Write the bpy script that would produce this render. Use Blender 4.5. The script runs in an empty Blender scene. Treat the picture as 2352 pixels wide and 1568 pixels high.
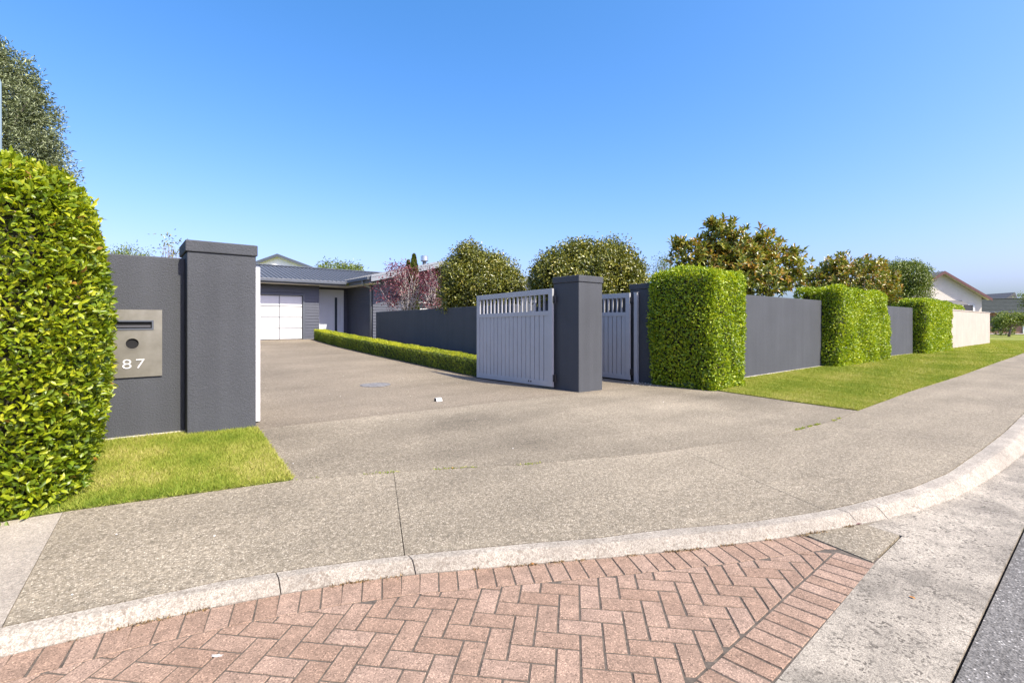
import bpy, bmesh, math, random
import numpy as np
from mathutils import Vector, Matrix, geometry

# ------------------------------------------------------------------ camera, world, sun
scene = bpy.context.scene
C = scene.collection
F, CX, HV, CH = 1092.0, 1176.0, 737.0, 1.45          # focal length / centre / horizon of a 2352 px wide frame, eye height
TH = math.atan2(1092.0, 1324.0)                       # street axis s against world X
cS, sS = math.cos(TH), math.sin(TH)

cam_d = bpy.data.cameras.new('camera'); cam = bpy.data.objects.new('camera', cam_d); C.objects.link(cam)
cam.location = (0, 0, CH); cam.rotation_euler = (math.radians(90), 0, 0)
cam_d.sensor_width = 36.0; cam_d.lens = 36.0 * F / 2352.0; cam_d.shift_y = -0.020
cam_d.clip_start = 0.05; cam_d.clip_end = 3000
scene.camera = cam

SUN_EL = math.radians(49); PHI = math.radians(13)     # sun stands almost square to the street wall
hx = sS * math.cos(PHI) + cS * math.sin(PHI); hy = -cS * math.cos(PHI) + sS * math.sin(PHI)
sun_dir = Vector((hx * math.cos(SUN_EL), hy * math.cos(SUN_EL), math.sin(SUN_EL)))
world = bpy.data.worlds.new('World'); scene.world = world; world.use_nodes = True
wn = world.node_tree; wn.nodes.clear()
w_out = wn.nodes.new('ShaderNodeOutputWorld'); w_bg = wn.nodes.new('ShaderNodeBackground'); w_sky = wn.nodes.new('ShaderNodeTexSky')
w_sky.sky_type = 'NISHITA'; w_sky.sun_disc = False; w_sky.sun_elevation = SUN_EL
w_sky.sun_rotation = math.atan2(hx, hy)
w_sky.altitude = 0; w_sky.air_density = 1.0; w_sky.dust_density = 2.6; w_sky.ozone_density = 2.0
w_bg.inputs['Strength'].default_value = 0.132
w_se = wn.nodes.new('ShaderNodeSeparateColor'); w_co = wn.nodes.new('ShaderNodeCombineColor'); wn.links.new(w_sky.outputs[0], w_se.inputs[0])
w_p = wn.nodes.new('ShaderNodeMath'); w_p.operation = 'POWER'; w_p.inputs[1].default_value = 1.6; wn.links.new(w_se.outputs[0], w_p.inputs[0])
w_q = wn.nodes.new('ShaderNodeMath'); w_q.operation = 'MULTIPLY'; w_q.inputs[1].default_value = .45; wn.links.new(w_p.outputs[0], w_q.inputs[0])
w_r = wn.nodes.new('ShaderNodeMath'); w_r.operation = 'MULTIPLY'; w_r.inputs[1].default_value = .90; wn.links.new(w_se.outputs[0], w_r.inputs[0])
w_n = wn.nodes.new('ShaderNodeMath'); w_n.operation = 'MINIMUM'; wn.links.new(w_q.outputs[0], w_n.inputs[0]); wn.links.new(w_r.outputs[0], w_n.inputs[1])
for i, (src, k) in enumerate(((w_n.outputs[0], 1.0), (w_se.outputs[1], .895), (w_se.outputs[2], 1.28))):      # camera colour response: clear azure sky
    w_m = wn.nodes.new('ShaderNodeMath'); w_m.operation = 'MULTIPLY'; w_m.inputs[1].default_value = k; wn.links.new(src, w_m.inputs[0]); wn.links.new(w_m.outputs[0], w_co.inputs[i])
wn.links.new(w_co.outputs[0], w_bg.inputs[0])
wn.links.new(w_bg.outputs[0], w_out.inputs[0])
sun_d = bpy.data.lights.new('sun', 'SUN'); sun_d.energy = 4.5; sun_d.angle = math.radians(0.53); sun_d.color = (1.0, 0.93, 0.785)
sun = bpy.data.objects.new('sun', sun_d); C.objects.link(sun); sun.location = (10, -10, 30)
sun.rotation_euler = sun_dir.to_track_quat('Z', 'Y').to_euler()
vs = scene.view_settings
vs.view_transform = 'Standard'; vs.look = 'None'; vs.gamma = 1.0; vs.exposure = 0.95; vs.use_curve_mapping = False
scene.cycles.max_bounces = 6; scene.cycles.diffuse_bounces = 3; scene.cycles.transparent_max_bounces = 6
scene.cycles.use_denoising = True

# ------------------------------------------------------------------ ground shape
def un(u, v, z):
    Y = (CH - z) * F / (v - HV); X = (u - CX) / F * Y
    return cS * X + sS * Y, -sS * X + cS * Y
def world_st(s, t): return cS * s - sS * t, sS * s + cS * t
def st_world(x, y): return cS * x + sS * y, -sS * x + cS * y

KF = [(-9, 3.1), (-3, 3.06), (-.4, 2.993), (-.205, 2.95), (.072, 2.902), (.384, 2.819), (.67, 2.728), (.977, 2.611), (1.3, 2.463), (1.794, 2.175),
      (2.384, 1.836), (2.907, 1.551), (3.518, 1.261), (3.882, 1.113), (4.07, 1.047), (4.314, .953), (4.761, .824), (5.35, .70), (6.126, .60), (6.908, .53), (7.874, .463), (12, .43), (30, .4), (140, .35)]
KB = [(-9, 3.23), (-3, 3.19), (-.417, 3.123), (-.214, 3.079), (.041, 3.016), (.4, 2.937), (.696, 2.835), (1.01, 2.699), (1.319, 2.553), (1.869, 2.266),
      (2.332, 1.999), (2.785, 1.789), (3.29, 1.506), (3.891, 1.251), (4.25, 1.135), (4.774, .996), (5.114, .915), (5.797, .81), (7.026, .732), (8.55, .67), (10.7, .63), (30, .6), (140, .55)]
KFs, KFt = zip(*KF); KBs, KBt = zip(*KB)
def zc(s): return np.interp(s, [-20, 4, 60, 160], [0, 0, -.62, -.9])
def zk(s): return zc(s) + np.interp(s, [-20, 4, 7, 160], [.07, .07, .11, .11])
def zw(s): return np.interp(s, [-60, -8, 0, 6.5, 11, 25, 31, 59, 160], [.3, .24, .22, .09, .0, -.09, -.2, -.52, -.85])
def G(s, t):
    s = np.asarray(s, float); t = np.asarray(t, float)
    tk = np.interp(s, KBs, KBt); a = np.clip((t - tk) / (6.2 - tk), 0, 1)
    z = zk(s) + (zw(s) - zk(s)) * a
    b = np.clip((t - 6.2) / 3.3, 0, 1)
    zd = zw(s) + (.07 - zw(s)) * b + .0407 * np.clip(t - 9.5, 0, 13.2)
    w = np.clip((s - 14) / 8, 0, 1); zd = zd * (1 - w) + zw(s) * w
    z = np.where(t > 6.2, zd, z)
    return np.where(t < tk - .001, zc(s), z)
def gp(u, v):
    z = .1
    for _ in range(40):
        s, t = un(u, v, z); z = .5 * z + .5 * float(G(s, t))
    return s, t

# ------------------------------------------------------------------ materials
MATS = {}
def nodes_of(name):
    m = bpy.data.materials.new(name); m.use_nodes = True; nt = m.node_tree
    return m, nt, nt.nodes, nt.links, nt.nodes['Principled BSDF']
def ramp(nt, fac, stops, interp='LINEAR'):
    r = nt.nodes.new('ShaderNodeValToRGB'); cr = r.color_ramp; cr.interpolation = interp
    while len(cr.elements) < len(stops): cr.elements.new(.5)
    for e, (p, c) in zip(cr.elements, stops):
        e.position = p; e.color = (c[0], c[1], c[2], 1) if hasattr(c, '__len__') else (c, c, c, 1)
    nt.links.new(fac, r.inputs[0]); return r.outputs[0]
def coords(nt, scale=(1, 1, 1), kind='Object'):
    tc = nt.nodes.new('ShaderNodeTexCoord'); mp = nt.nodes.new('ShaderNodeMapping'); mp.inputs['Scale'].default_value = scale
    nt.links.new(tc.outputs[kind], mp.inputs[0]); return mp.outputs[0]
def noise(nt, vec, scale, detail=4, rough=.6, out=0):
    n = nt.nodes.new('ShaderNodeTexNoise'); n.inputs['Scale'].default_value = scale; n.inputs['Detail'].default_value = detail
    n.inputs['Roughness'].default_value = rough; nt.links.new(vec, n.inputs['Vector']); return n.outputs[out]
def voro(nt, vec, scale, feature='F1', out='Color'):
    n = nt.nodes.new('ShaderNodeTexVoronoi'); n.feature = feature; n.inputs['Scale'].default_value = scale; nt.links.new(vec, n.inputs['Vector']); return n.outputs[out]
def mix(nt, fac, a, b, mode='MIX'):
    n = nt.nodes.new('ShaderNodeMix'); n.data_type = 'RGBA'; n.blend_type = mode
    for sock, val in ((n.inputs[0], fac), (n.inputs[6], a), (n.inputs[7], b)):
        if isinstance(val, (int, float)): sock.default_value = val
        elif isinstance(val, tuple): sock.default_value = (*val, 1)
        else: nt.links.new(val, sock)
    return n.outputs[2]
def bump(nt, h, strength, dist, normal=None):
    b = nt.nodes.new('ShaderNodeBump'); b.inputs['Strength'].default_value = strength; b.inputs['Distance'].default_value = dist
    nt.links.new(h, b.inputs['Height'])
    if normal: nt.links.new(normal, b.inputs['Normal'])
    return b.outputs[0]

def m_plain(name, col, rough=.5, metal=0, var=.08, scale=3.0, spec=.5):
    m, nt, N, L, P = nodes_of(name)
    v = coords(nt); n = noise(nt, v, scale, 5)
    lo = tuple(c * (1 - var) for c in col); hi = tuple(min(1, c * (1 + var)) for c in col)
    L.new(ramp(nt, n, [(.3, lo), (.7, hi)]), P.inputs['Base Color'])
    P.inputs['Roughness'].default_value = rough; P.inputs['Metallic'].default_value = metal; P.inputs['Specular IOR Level'].default_value = spec
    MATS[name] = m; return m
def m_plaster(name, col, fine=150, bstr=.5, streak=.1):
    m, nt, N, L, P = nodes_of(name)
    v = coords(nt); vz = coords(nt, (5, 5, .25))
    st = noise(nt, vz, 1.0, 5); bl = noise(nt, v, .9, 4); fn = noise(nt, v, fine, 3, .7)
    c1 = ramp(nt, st, [(.3, tuple(c * (1 - streak) for c in col)), (.72, tuple(c * (1 + streak * 1.5) for c in col))])
    c2 = mix(nt, .5, c1, ramp(nt, bl, [(.3, .42), (.7, .58)]), 'OVERLAY')
    c3 = mix(nt, .35, c2, ramp(nt, fn, [(.3, .25), (.7, .75)]), 'OVERLAY')
    L.new(c3, P.inputs['Base Color']); P.inputs['Roughness'].default_value = .75; P.inputs['Specular IOR Level'].default_value = .3
    n2 = noise(nt, v, fine * .45, 4, .7)
    b1 = bump(nt, n2, bstr, .012)
    L.new(bump(nt, fn, bstr * .6, .003, b1), P.inputs['Normal'])
    MATS[name] = m; return m
def m_aggregate(name, tones, stain=.35, grain=120, big=.45, bstr=.5):
    """washed stone concrete: stones of mixed tone in a matrix, wear patches"""
    m, nt, N, L, P = nodes_of(name)
    v = coords(nt)
    cell = voro(nt, v, grain); sep = N.new('ShaderNodeSeparateColor'); L.new(cell, sep.inputs[0])
    d = voro(nt, v, grain, out='Distance')
    stone = ramp(nt, sep.outputs[0], tones)
    matrix = tuple(sum(c[1][i] for c in tones) / len(tones) * .75 for i in range(3))
    col = mix(nt, ramp(nt, d, [(.25, 0.0), (.62, .85)]), stone, matrix)
    mott = noise(nt, v, 34, 5, .72)
    col = mix(nt, .6, col, ramp(nt, mott, [(.36, .28), (.64, .74)]), 'OVERLAY')
    w1 = noise(nt, v, big, 5, .62); w2 = noise(nt, coords(nt, (.35, 1.3, 1)), big * 2.2, 4, .6)
    col = mix(nt, stain, col, ramp(nt, w1, [(.32, .30), (.62, .58)]), 'OVERLAY')
    col = mix(nt, stain * .7, col, ramp(nt, w2, [(.36, .3), (.62, .6)]), 'OVERLAY')
    L.new(col, P.inputs['Base Color']); P.inputs['Roughness'].default_value = .85; P.inputs['Specular IOR Level'].default_value = .15
    L.new(bump(nt, d, bstr, .004), P.inputs['Normal'])
    MATS[name] = m; return m
def m_concrete(name, col, dark, speck=.4, stain=.4, grain=90):
    m, nt, N, L, P = nodes_of(name)
    v = coords(nt)
    cell = voro(nt, v, grain); sep = N.new('ShaderNodeSeparateColor'); L.new(cell, sep.inputs[0])
    patch = noise(nt, v, 2.2, 6, .7)
    hole = ramp(nt, sep.outputs[1], [(.0, 1.0), (.16, 1.0), (.24, 0.0)])
    keep = ramp(nt, noise(nt, v, 7, 4, .7), [(.38, 0.1), (.6, 1.0)])
    fac = mix(nt, 1.0, hole, keep, 'MULTIPLY')
    base = mix(nt, stain, tuple(col), ramp(nt, patch, [(.36, .2), (.62, .62)]), 'OVERLAY')
    base = mix(nt, .5, base, ramp(nt, noise(nt, v, 60, 4, .7), [(.35, .3), (.65, .7)]), 'OVERLAY')
    mm = N.new('ShaderNodeMath'); mm.operation = 'MULTIPLY'; mm.inputs[1].default_value = speck; L.new(fac, mm.inputs[0])
    fs_ = ramp(nt, noise(nt, v, 150, 3, .75), [(.40, (dark[0] * 1.6, dark[1] * 1.6, dark[2] * 1.6)), (.56, (1, 1, 1))])
    base = mix(nt, .55, base, fs_, 'MULTIPLY')
    c = mix(nt, mm.outputs[0], base, tuple(dark))
    L.new(c, P.inputs['Base Color']); P.inputs['Roughness'].default_value = .85; P.inputs['Specular IOR Level'].default_value = .3
    L.new(bump(nt, noise(nt, v, 110, 4, .75), .6, .006), P.inputs['Normal'])
    MATS[name] = m; return m
def m_brick():
    m, nt, N, L, P = nodes_of('brick')
    v = coords(nt); oi = N.new('ShaderNodeObjectInfo')
    base = ramp(nt, oi.outputs['Random'], [(0, (.245, .16, .108)), (.5, (.265, .178, .123)), (1, (.29, .20, .143))])
    off = N.new('ShaderNodeVectorMath'); off.operation = 'ADD'; L.new(v, off.inputs[0])
    cmb = N.new('ShaderNodeCombineXYZ')
    ml = N.new('ShaderNodeMath'); ml.operation = 'MULTIPLY'; ml.inputs[1].default_value = 37.0; L.new(oi.outputs['Random'], ml.inputs[0])
    L.new(ml.outputs[0], cmb.inputs[0]); L.new(ml.outputs[0], cmb.inputs[1]); L.new(cmb.outputs[0], off.inputs[1]); v2 = off.outputs[0]
    cell = voro(nt, v2, 210); sep = N.new('ShaderNodeSeparateColor'); L.new(cell, sep.inputs[0])
    c = mix(nt, .75, base, ramp(nt, sep.outputs[0], [(0, .12), (.2, .4), (.7, .52), (.88, .62), (1, .98)]), 'OVERLAY')
    c = mix(nt, .5, c, ramp(nt, noise(nt, v2, 9, 4, .65), [(.34, .32), (.66, .66)]), 'OVERLAY')
    L.new(c, P.inputs['Base Color']); P.inputs['Roughness'].default_value = .85; P.inputs['Specular IOR Level'].default_value = .3
    L.new(bump(nt, noise(nt, v2, 170, 3, .7), .5, .004), P.inputs['Normal'])
    MATS['brick'] = m
def m_leaf(name, stops, rough=.4, trans=.28, spec=.5, trans_tint=(1.0, 1.0, .35)):
    m, nt, N, L, P = nodes_of(name)
    at = N.new('ShaderNodeAttribute'); at.attribute_name = 'rnd'
    oi = N.new('ShaderNodeObjectInfo')
    add = N.new('ShaderNodeMath'); add.operation = 'ADD'; L.new(at.outputs['Fac'], add.inputs[0]); add.inputs[1].default_value = 0
    col = ramp(nt, add.outputs[0], stops)
    L.new(col, P.inputs['Base Color']); P.inputs['Roughness'].default_value = rough; P.inputs['Specular IOR Level'].default_value = spec
    tr = N.new('ShaderNodeBsdfTranslucent'); L.new(mix(nt, 1.0, col, trans_tint, 'MULTIPLY'), tr.inputs[0])
    ms = N.new('ShaderNodeMixShader'); ms.inputs[0].default_value = trans
    L.new(P.outputs[0], ms.inputs[1]); L.new(tr.outputs[0], ms.inputs[2]); L.new(ms.outputs[0], N['Material Output'].inputs[0])
    MATS[name] = m; return m
def m_lawn():
    m, nt, N, L, P = nodes_of('lawn_soil')
    v = coords(nt)
    a = noise(nt, v, .7, 5, .6); b = noise(nt, v, 60, 4, .7)
    c = ramp(nt, a, [(.3, (.12, .155, .025)), (.55, (.20, .215, .045)), (.75, (.32, .28, .11))])
    c = mix(nt, .6, c, ramp(nt, b, [(.3, .2), (.7, .8)]), 'OVERLAY')
    L.new(c, P.inputs['Base Color']); P.inputs['Roughness'].default_value = .9; P.inputs['Specular IOR Level'].default_value = .1
    L.new(bump(nt, b, .8, .02), P.inputs['Normal'])
    MATS['lawn_soil'] = m

m_plaster('dark_plaster', (.062, .0655, .0705), 130, .75, .07)
m_plaster('cream_plaster', (.40, .345, .285), 90, .2, .02)
m_plaster('house_cream', (.60, .54, .46), 90, .2, .02)
m_plaster('white_plaster', (.78, .77, .74), 90, .2, .03)
TN = [(0.0, (.085, .069, .045)), (.25, (.185, .153, .104)), (.55, (.248, .208, .144)), (.8, (.335, .285, .205)), (1.0, (.54, .475, .365))]
m_aggregate('footpath_aggregate', TN, .40, 125, .5)
m_aggregate('driveway_aggregate', [(p, tuple(x * .98 for x in c)) for p, c in TN], .75, 125, .33)
m_aggregate('court_aggregate', [(p, (c[0] * .90, c[1] * .88, c[2] * .88)) for p, c in TN], .5, 130, .3)
m_concrete('pale_concrete', (.37, .325, .26), (.20, .18, .15), .55, .35)
m_concrete('kerb_concrete', (.38, .34, .275), (.17, .14, .105), .75, .40, 70)
m_concrete('channel_concrete', (.38, .335, .262), (.07, .06, .045), .85, .7, 80)
m_aggregate('asphalt', [(0, (.055, .051, .044)), (.6, (.105, .098, .086)), (.9, (.175, .165, .148)), (1, (.48, .455, .41))], .3, 110, .5, .7)
m_brick(); m_lawn()
m_plain('joint_sand', (.085, .068, .05), .95, var=.5, scale=40)
m_plain('joint_bed', (.20, .17, .12), .95, var=.5, scale=9)
m_plain('soil', (.06, .048, .036), .95, var=.4, scale=12)
m_plain('weatherboard', (.062, .068, .086), .5, var=.08, scale=4)
m_plain('roof_steel', (.088, .092, .098), .5, metal=.0, var=.06, spec=.35)
m_plain('trim_steel', (.085, .095, .11), .4, spec=.6)
m_plain('barge_grey', (.22, .24, .26), .45)
m_plain('soffit', (.70, .68, .62), .6)
m_plain('white_paint', (.62, .61, .59), .45, var=.03)
m_plain('door_paint', (.62, .65, .68), .4, var=.03)
m_plain('gate_paint', (.36, .36, .36), .42, var=.05)
m_plain('gate_paint_sunlit', (.80, .81, .83), .4, var=.03)  # lit copy of the grey gate paint, sunlight put into the colour
m_plain('black_metal', (.02, .02, .022), .4, spec=.5)
m_plain('hollow_shade', (.008, .008, .008), .9)  # near-black that paints the shade of hollows onto solid faces
m_plain('steel_bright', (.62, .63, .65), .3, metal=.9)
m_plain('brown_timber', (.16, .085, .07), .6)
m_plain('tile_grey', (.05, .056, .05), .8, var=.2, scale=2, spec=.08)
m_plain('purple_fascia', (.12, .05, .045), .55)
m_plain('roof_mid', (.13, .125, .125), .7, spec=.12)
m_plain('bark', (.17, .13, .10), .9, var=.4, scale=25)
m_plain('pale_bark', (.46, .41, .37), .85, var=.35, scale=25)
m_plain('twigs', (.035, .034, .016), .95, var=.4, scale=30)  # hedge core colour: twig brown with the inner shade painted in
m_plain('pole_grey', (.26, .34, .37), .45)
m_plain('lid_grey', (.17, .165, .16), .9, var=.35, scale=14, spec=.1)
m_plain('red_brick', (.30, .17, .12), .9, var=.3, scale=9)
m_plain('footing', (.44, .40, .35), .85, var=.15, scale=8)
m_plain('petal', (.85, .82, .75), .7)
m_plain('dry_leaf', (.40, .17, .035), .7, var=.4, scale=50)
# brushed stainless steel
_m, _nt, _N, _L, _P = nodes_of('stainless')
_v = coords(_nt, (1, 1, 160)); _n = noise(_nt, _v, 3, 4)
_L.new(ramp(_nt, noise(_nt, coords(_nt), 5, 4), [(.3, (.26, .24, .18)), (.7, (.37, .345, .27))]), _P.inputs['Base Color'])
_P.inputs['Metallic'].default_value = .85; _P.inputs['Roughness'].default_value = .42
_L.new(bump(_nt, _n, .12, .002), _P.inputs['Normal']); MATS['stainless'] = _m
# window glass
_m, _nt, _N, _L, _P = nodes_of('glass')
_P.inputs['Base Color'].default_value = (.03, .04, .05, 1); _P.inputs['Roughness'].default_value = .04; _P.inputs['Specular IOR Level'].default_value = 1.0
MATS['glass'] = _m
GREEN = [(0, (.055, .105, .006)), (.3, (.16, .235, .010)), (.65, (.33, .385, .014)), (.93, (.52, .51, .03)), (1, (.36, .20, .035))]
m_leaf('hedge_leaf', GREEN, .38, .35)
m_leaf('hedge_leaf_green', [(0, (0.09, 0.162, 0.013)), (0.35, (0.244, 0.348, 0.015)), (0.75, (0.463, 0.54, 0.023)), (1, (0.669, 0.669, 0.052))], .38, .3)
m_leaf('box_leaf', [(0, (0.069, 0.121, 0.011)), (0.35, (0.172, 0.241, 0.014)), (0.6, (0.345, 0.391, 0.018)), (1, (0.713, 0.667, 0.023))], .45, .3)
m_leaf('camellia_leaf', [(0, (0.055, 0.071, 0.011)), (0.45, (0.142, 0.158, 0.022)), (0.8, (0.295, 0.284, 0.044)), (1, (0.459, 0.36, 0.076))], .30, .18, .6)
m_leaf('magnolia_leaf', [(0, (0.068, 0.101, 0.014)), (0.4, (0.189, 0.223, 0.027)), (0.6, (0.338, 0.317, 0.047)), (0.72, (0.351, 0.216, 0.041)), (1, (0.54, 0.297, 0.068))], .3, .2, .6)
m_leaf('dark_leaf', [(0, (0.052, 0.085, 0.013)), (0.5, (0.143, 0.195, 0.026)), (1, (0.325, 0.364, 0.058))], .4, .2)
m_leaf('olive_leaf', [(0, (0.061, 0.081, 0.035)), (0.5, (0.194, 0.23, 0.105)), (1, (0.471, 0.517, 0.28))], .4, .15, trans_tint=(1, 1, .7))
m_leaf('plum_leaf', [(0, (0.065, 0.016, 0.023)), (0.5, (0.156, 0.039, 0.052)), (1, (0.338, 0.13, 0.143))], .4, .25, trans_tint=(1, .5, .5))
m_leaf('conifer_leaf', [(0, (.04, .065, .008)), (.5, (.11, .15, .012)), (1, (.24, .26, .03))], .6, .2)
m_leaf('maple_leaf', [(0, (.08, .12, .02)), (.5, (.17, .23, .04)), (1, (.30, .34, .09))], .5, .35)
m_leaf('grass_blade', [(0, (0.084, 0.146, 0.014)), (0.3, (0.198, 0.27, 0.028)), (0.6, (0.323, 0.354, 0.053)), (0.82, (0.46, 0.426, 0.114)), (1, (0.606, 0.489, 0.24))], .6, .3, .2)
M = MATS

# ------------------------------------------------------------------ building helpers (all coordinates are s, t, z)
ORG = {}
def link(name, data, parent, org):
    o = bpy.data.objects.new(name, data); C.objects.link(o)
    if parent is not None: o.parent = parent
    else: o.location = (*world_st(org[0], org[1]), org[2]); o.rotation_euler = (0, 0, TH)
    ORG[o] = org
    return o
def tag(o, label=None, cat=None, group=None, kind=None):
    if label: o['label'] = label
    if cat: o['category'] = cat
    if group: o['group'] = group
    if kind: o['kind'] = kind
    return o
def thing(name, label, cat, org, group=None):
    return tag(link(name, None, None, org), label, cat, group)
class MB:
    def __init__(self): self.v = []; self.f = []
    def add(self, vs, fs):
        b = len(self.v); self.v += [tuple(p) for p in vs]; self.f += [tuple(i + b for i in f) for f in fs]; return self
    def box(self, s0, s1, t0, t1, z0, z1):
        return self.add([(s0, t0, z0), (s1, t0, z0), (s1, t1, z0), (s0, t1, z0), (s0, t0, z1), (s1, t0, z1), (s1, t1, z1), (s0, t1, z1)],
                        [(0, 3, 2, 1), (4, 5, 6, 7), (0, 1, 5, 4), (1, 2, 6, 5), (2, 3, 7, 6), (3, 0, 4, 7)])
    def hexa(self, p):
        return self.add(p, [(0, 3, 2, 1), (4, 5, 6, 7), (0, 1, 5, 4), (1, 2, 6, 5), (2, 3, 7, 6), (3, 0, 4, 7)])
    def prism(self, poly, d):                      # poly: 3D points, d: extrusion vector
        n = len(poly); q = [tuple(a + b for a, b in zip(p, d)) for p in poly]
        return self.add(list(poly) + q, [tuple(range(n))[::-1], tuple(range(n, 2 * n))] + [(i, (i + 1) % n, n + (i + 1) % n, n + i) for i in range(n)])
    def tube(self, pts, rad, n=7, cap=True):
        pts = [Vector(p) for p in pts]; rings = []
        for i, p in enumerate(pts):
            d = (pts[min(i + 1, len(pts) - 1)] - pts[max(i - 1, 0)]).normalized()
            a = d.orthogonal().normalized() if i == 0 else (prev - d * prev.dot(d)).normalized()
            prev = a; b = d.cross(a); r = rad[i] if hasattr(rad, '__len__') else rad
            rings.append([p + (a * math.cos(2 * math.pi * k / n) + b * math.sin(2 * math.pi * k / n)) * r for k in range(n)])
        vs = [q for r in rings for q in r]; fs = []
        for i in range(len(pts) - 1):
            for k in range(n): fs.append((i * n + k, i * n + (k + 1) % n, (i + 1) * n + (k + 1) % n, (i + 1) * n + k))
        if cap: fs += [tuple(range(n))[::-1], tuple(range((len(pts) - 1) * n, len(pts) * n))]
        return self.add(vs, fs)
def build(name, mb, mat, parent=None, org=None, bevel=0, smooth=False):
    if parent is not None: org = ORG[parent]
    me = bpy.data.meshes.new(name)
    me.from_pydata([(p[0] - org[0], p[1] - org[1], p[2] - org[2]) for p in mb.v], [], mb.f); me.update()
    me.materials.append(M[mat]); o = link(name, me, parent, org)
    if smooth: me.polygons.foreach_set('use_smooth', [True] * len(me.polygons))
    if bevel:
        md = o.modifiers.new('bevel', 'BEVEL'); md.width = bevel; md.segments = 2; md.limit_method = 'ANGLE'
    return o
def box(name, b, mat, parent=None, org=None, bevel=0): return build(name, MB().box(*b), mat, parent, org, bevel)

def densify(poly, step, closed=True):
    out = []; n = len(poly)
    for i in range(n if closed else n - 1):
        a, b = poly[i], poly[(i + 1) % n]; k = max(1, int(math.hypot(b[0] - a[0], b[1] - a[1]) / step))
        out += [(a[0] + (b[0] - a[0]) * j / k, a[1] + (b[1] - a[1]) * j / k) for j in range(k)]
    if not closed: out.append(poly[-1])
    return out
def inside(poly, s, t):
    s = np.asarray(s); t = np.asarray(t); r = np.zeros(s.shape, bool); n = len(poly)
    for i in range(n):
        a, b = poly[i], poly[(i + 1) % n]
        if a[1] == b[1]: continue
        c = ((a[1] > t) != (b[1] > t)) & (s < (b[0] - a[0]) * (t - a[1]) / (b[1] - a[1]) + a[0]); r ^= c
    return r
def sheet(name, poly, mat, step=.5, dz=0., skirt=.03, parent=None, kind=None, hf=None):
    hf = hf or G
    pl = densify(poly, step); ss = [p[0] for p in pl]; ts = [p[1] for p in pl]
    gs, gt = np.meshgrid(np.arange(min(ss) + step / 2, max(ss), step), np.arange(min(ts) + step / 2, max(ts), step))
    gs = gs.ravel(); gt = gt.ravel(); k = inside(pl, gs, gt); gs, gt = gs[k], gt[k]
    n = len(pl); pts = [Vector(p) for p in pl] + [Vector(p) for p in zip(gs, gt)]
    vo, eo, fo, *_ = geometry.delaunay_2d_cdt(pts, [], [list(range(n))], 1, 1e-6)
    z = hf(np.array([p.x for p in vo]), np.array([p.y for p in vo])) + dz
    mb = MB(); mb.v = [(p.x, p.y, float(h)) for p, h in zip(vo, z)]; mb.f = [tuple(f) for f in fo]
    # orient up
    for i, f in enumerate(mb.f):
        a, b, c = (mb.v[j] for j in f[:3])
        if (b[0] - a[0]) * (c[1] - a[1]) - (b[1] - a[1]) * (c[0] - a[0]) < 0: mb.f[i] = f[::-1]
    if skirt:
        cnt = {}
        for f in mb.f:
            for i in range(len(f)):
                e = (f[i], f[(i + 1) % len(f)]); cnt[e] = 1
        low = {}
        def lo(i):
            if i not in low: low[i] = len(mb.v); p = mb.v[i]; mb.v.append((p[0], p[1], p[2] - skirt))
            return low[i]
        for (a, b) in list(cnt):
            if (b, a) not in cnt:
                k = len(mb.v); mb.v += [mb.v[b], mb.v[a]]; mb.f.append((k, k + 1, lo(a), lo(b)))
    o = build(name, mb, mat, parent, (0, 0, 0) if parent is None else None)
    me = o.data; sm = np.array([abs(p.normal.z) > .5 for p in me.polygons]); me.polygons.foreach_set('use_smooth', sm)
    if kind: o['kind'] = kind
    return o
def np_mesh(name, V, Fc, mat, parent, rnd=None, kind=None):
    """V (n,3) in s,t,z ; Fc (m,k) faces"""
    org = np.array(ORG[parent]); me = bpy.data.meshes.new(name); V = (V - org).astype(np.float32); m, k = Fc.shape
    me.vertices.add(len(V)); me.vertices.foreach_set('co', V.ravel())
    me.loops.add(m * k); me.loops.foreach_set('vertex_index', Fc.astype(np.int32).ravel())
    me.polygons.add(m); me.polygons.foreach_set('loop_start', np.arange(0, m * k, k, dtype=np.int32)); me.polygons.foreach_set('loop_total', np.full(m, k, np.int32))
    me.update(calc_edges=True)
    if rnd is not None:
        a = me.attributes.new('rnd', 'FLOAT', 'POINT'); a.data.foreach_set('value', rnd.astype(np.float32))
    me.materials.append(M[mat]); o = link(name, me, parent, ORG[parent])
    if kind: o['kind'] = kind
    return o
def nrm(a): return a / np.maximum(np.linalg.norm(a, axis=1, keepdims=True), 1e-9)
LEAF4 = (np.array([[0, 0, 0], [.45, .5, .16], [1, 0, -.10], [.45, -.5, .16]]), np.array([[0, 1, 2], [0, 2, 3]]))
LEAF8 = (np.array([[0, 0, 0], [.28, .40, .10], [.62, .45, .08], [1, 0, -.16], [.62, -.45, .08], [.28, -.40, .10], [.3, 0, -.02], [.65, 0, -.04]]),
         np.array([[0, 1, 6], [1, 2, 7], [1, 7, 6], [2, 3, 7], [3, 4, 7], [4, 5, 6], [4, 6, 7], [5, 0, 6]]))
BLADE = (np.array([[0, .5, 0], [0, -.5, 0], [1, 0, -.25]]), np.array([[0, 1, 2]]))
def leaf_verts(pos, d, n, L, W, proto):
    P, Fc = proto; sd = np.cross(d, n)
    V = pos[:, None, :] + d[:, None, :] * (P[None, :, 0:1] * L[:, None, None]) + sd[:, None, :] * (P[None, :, 1:2] * W[:, None, None]) + n[:, None, :] * (P[None, :, 2:3] * L[:, None, None])
    k = len(P); Fa = Fc[None] + (np.arange(len(pos)) * k)[:, None, None]
    return V.reshape(-1, 3), Fa.reshape(-1, Fc.shape[1]), k
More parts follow.
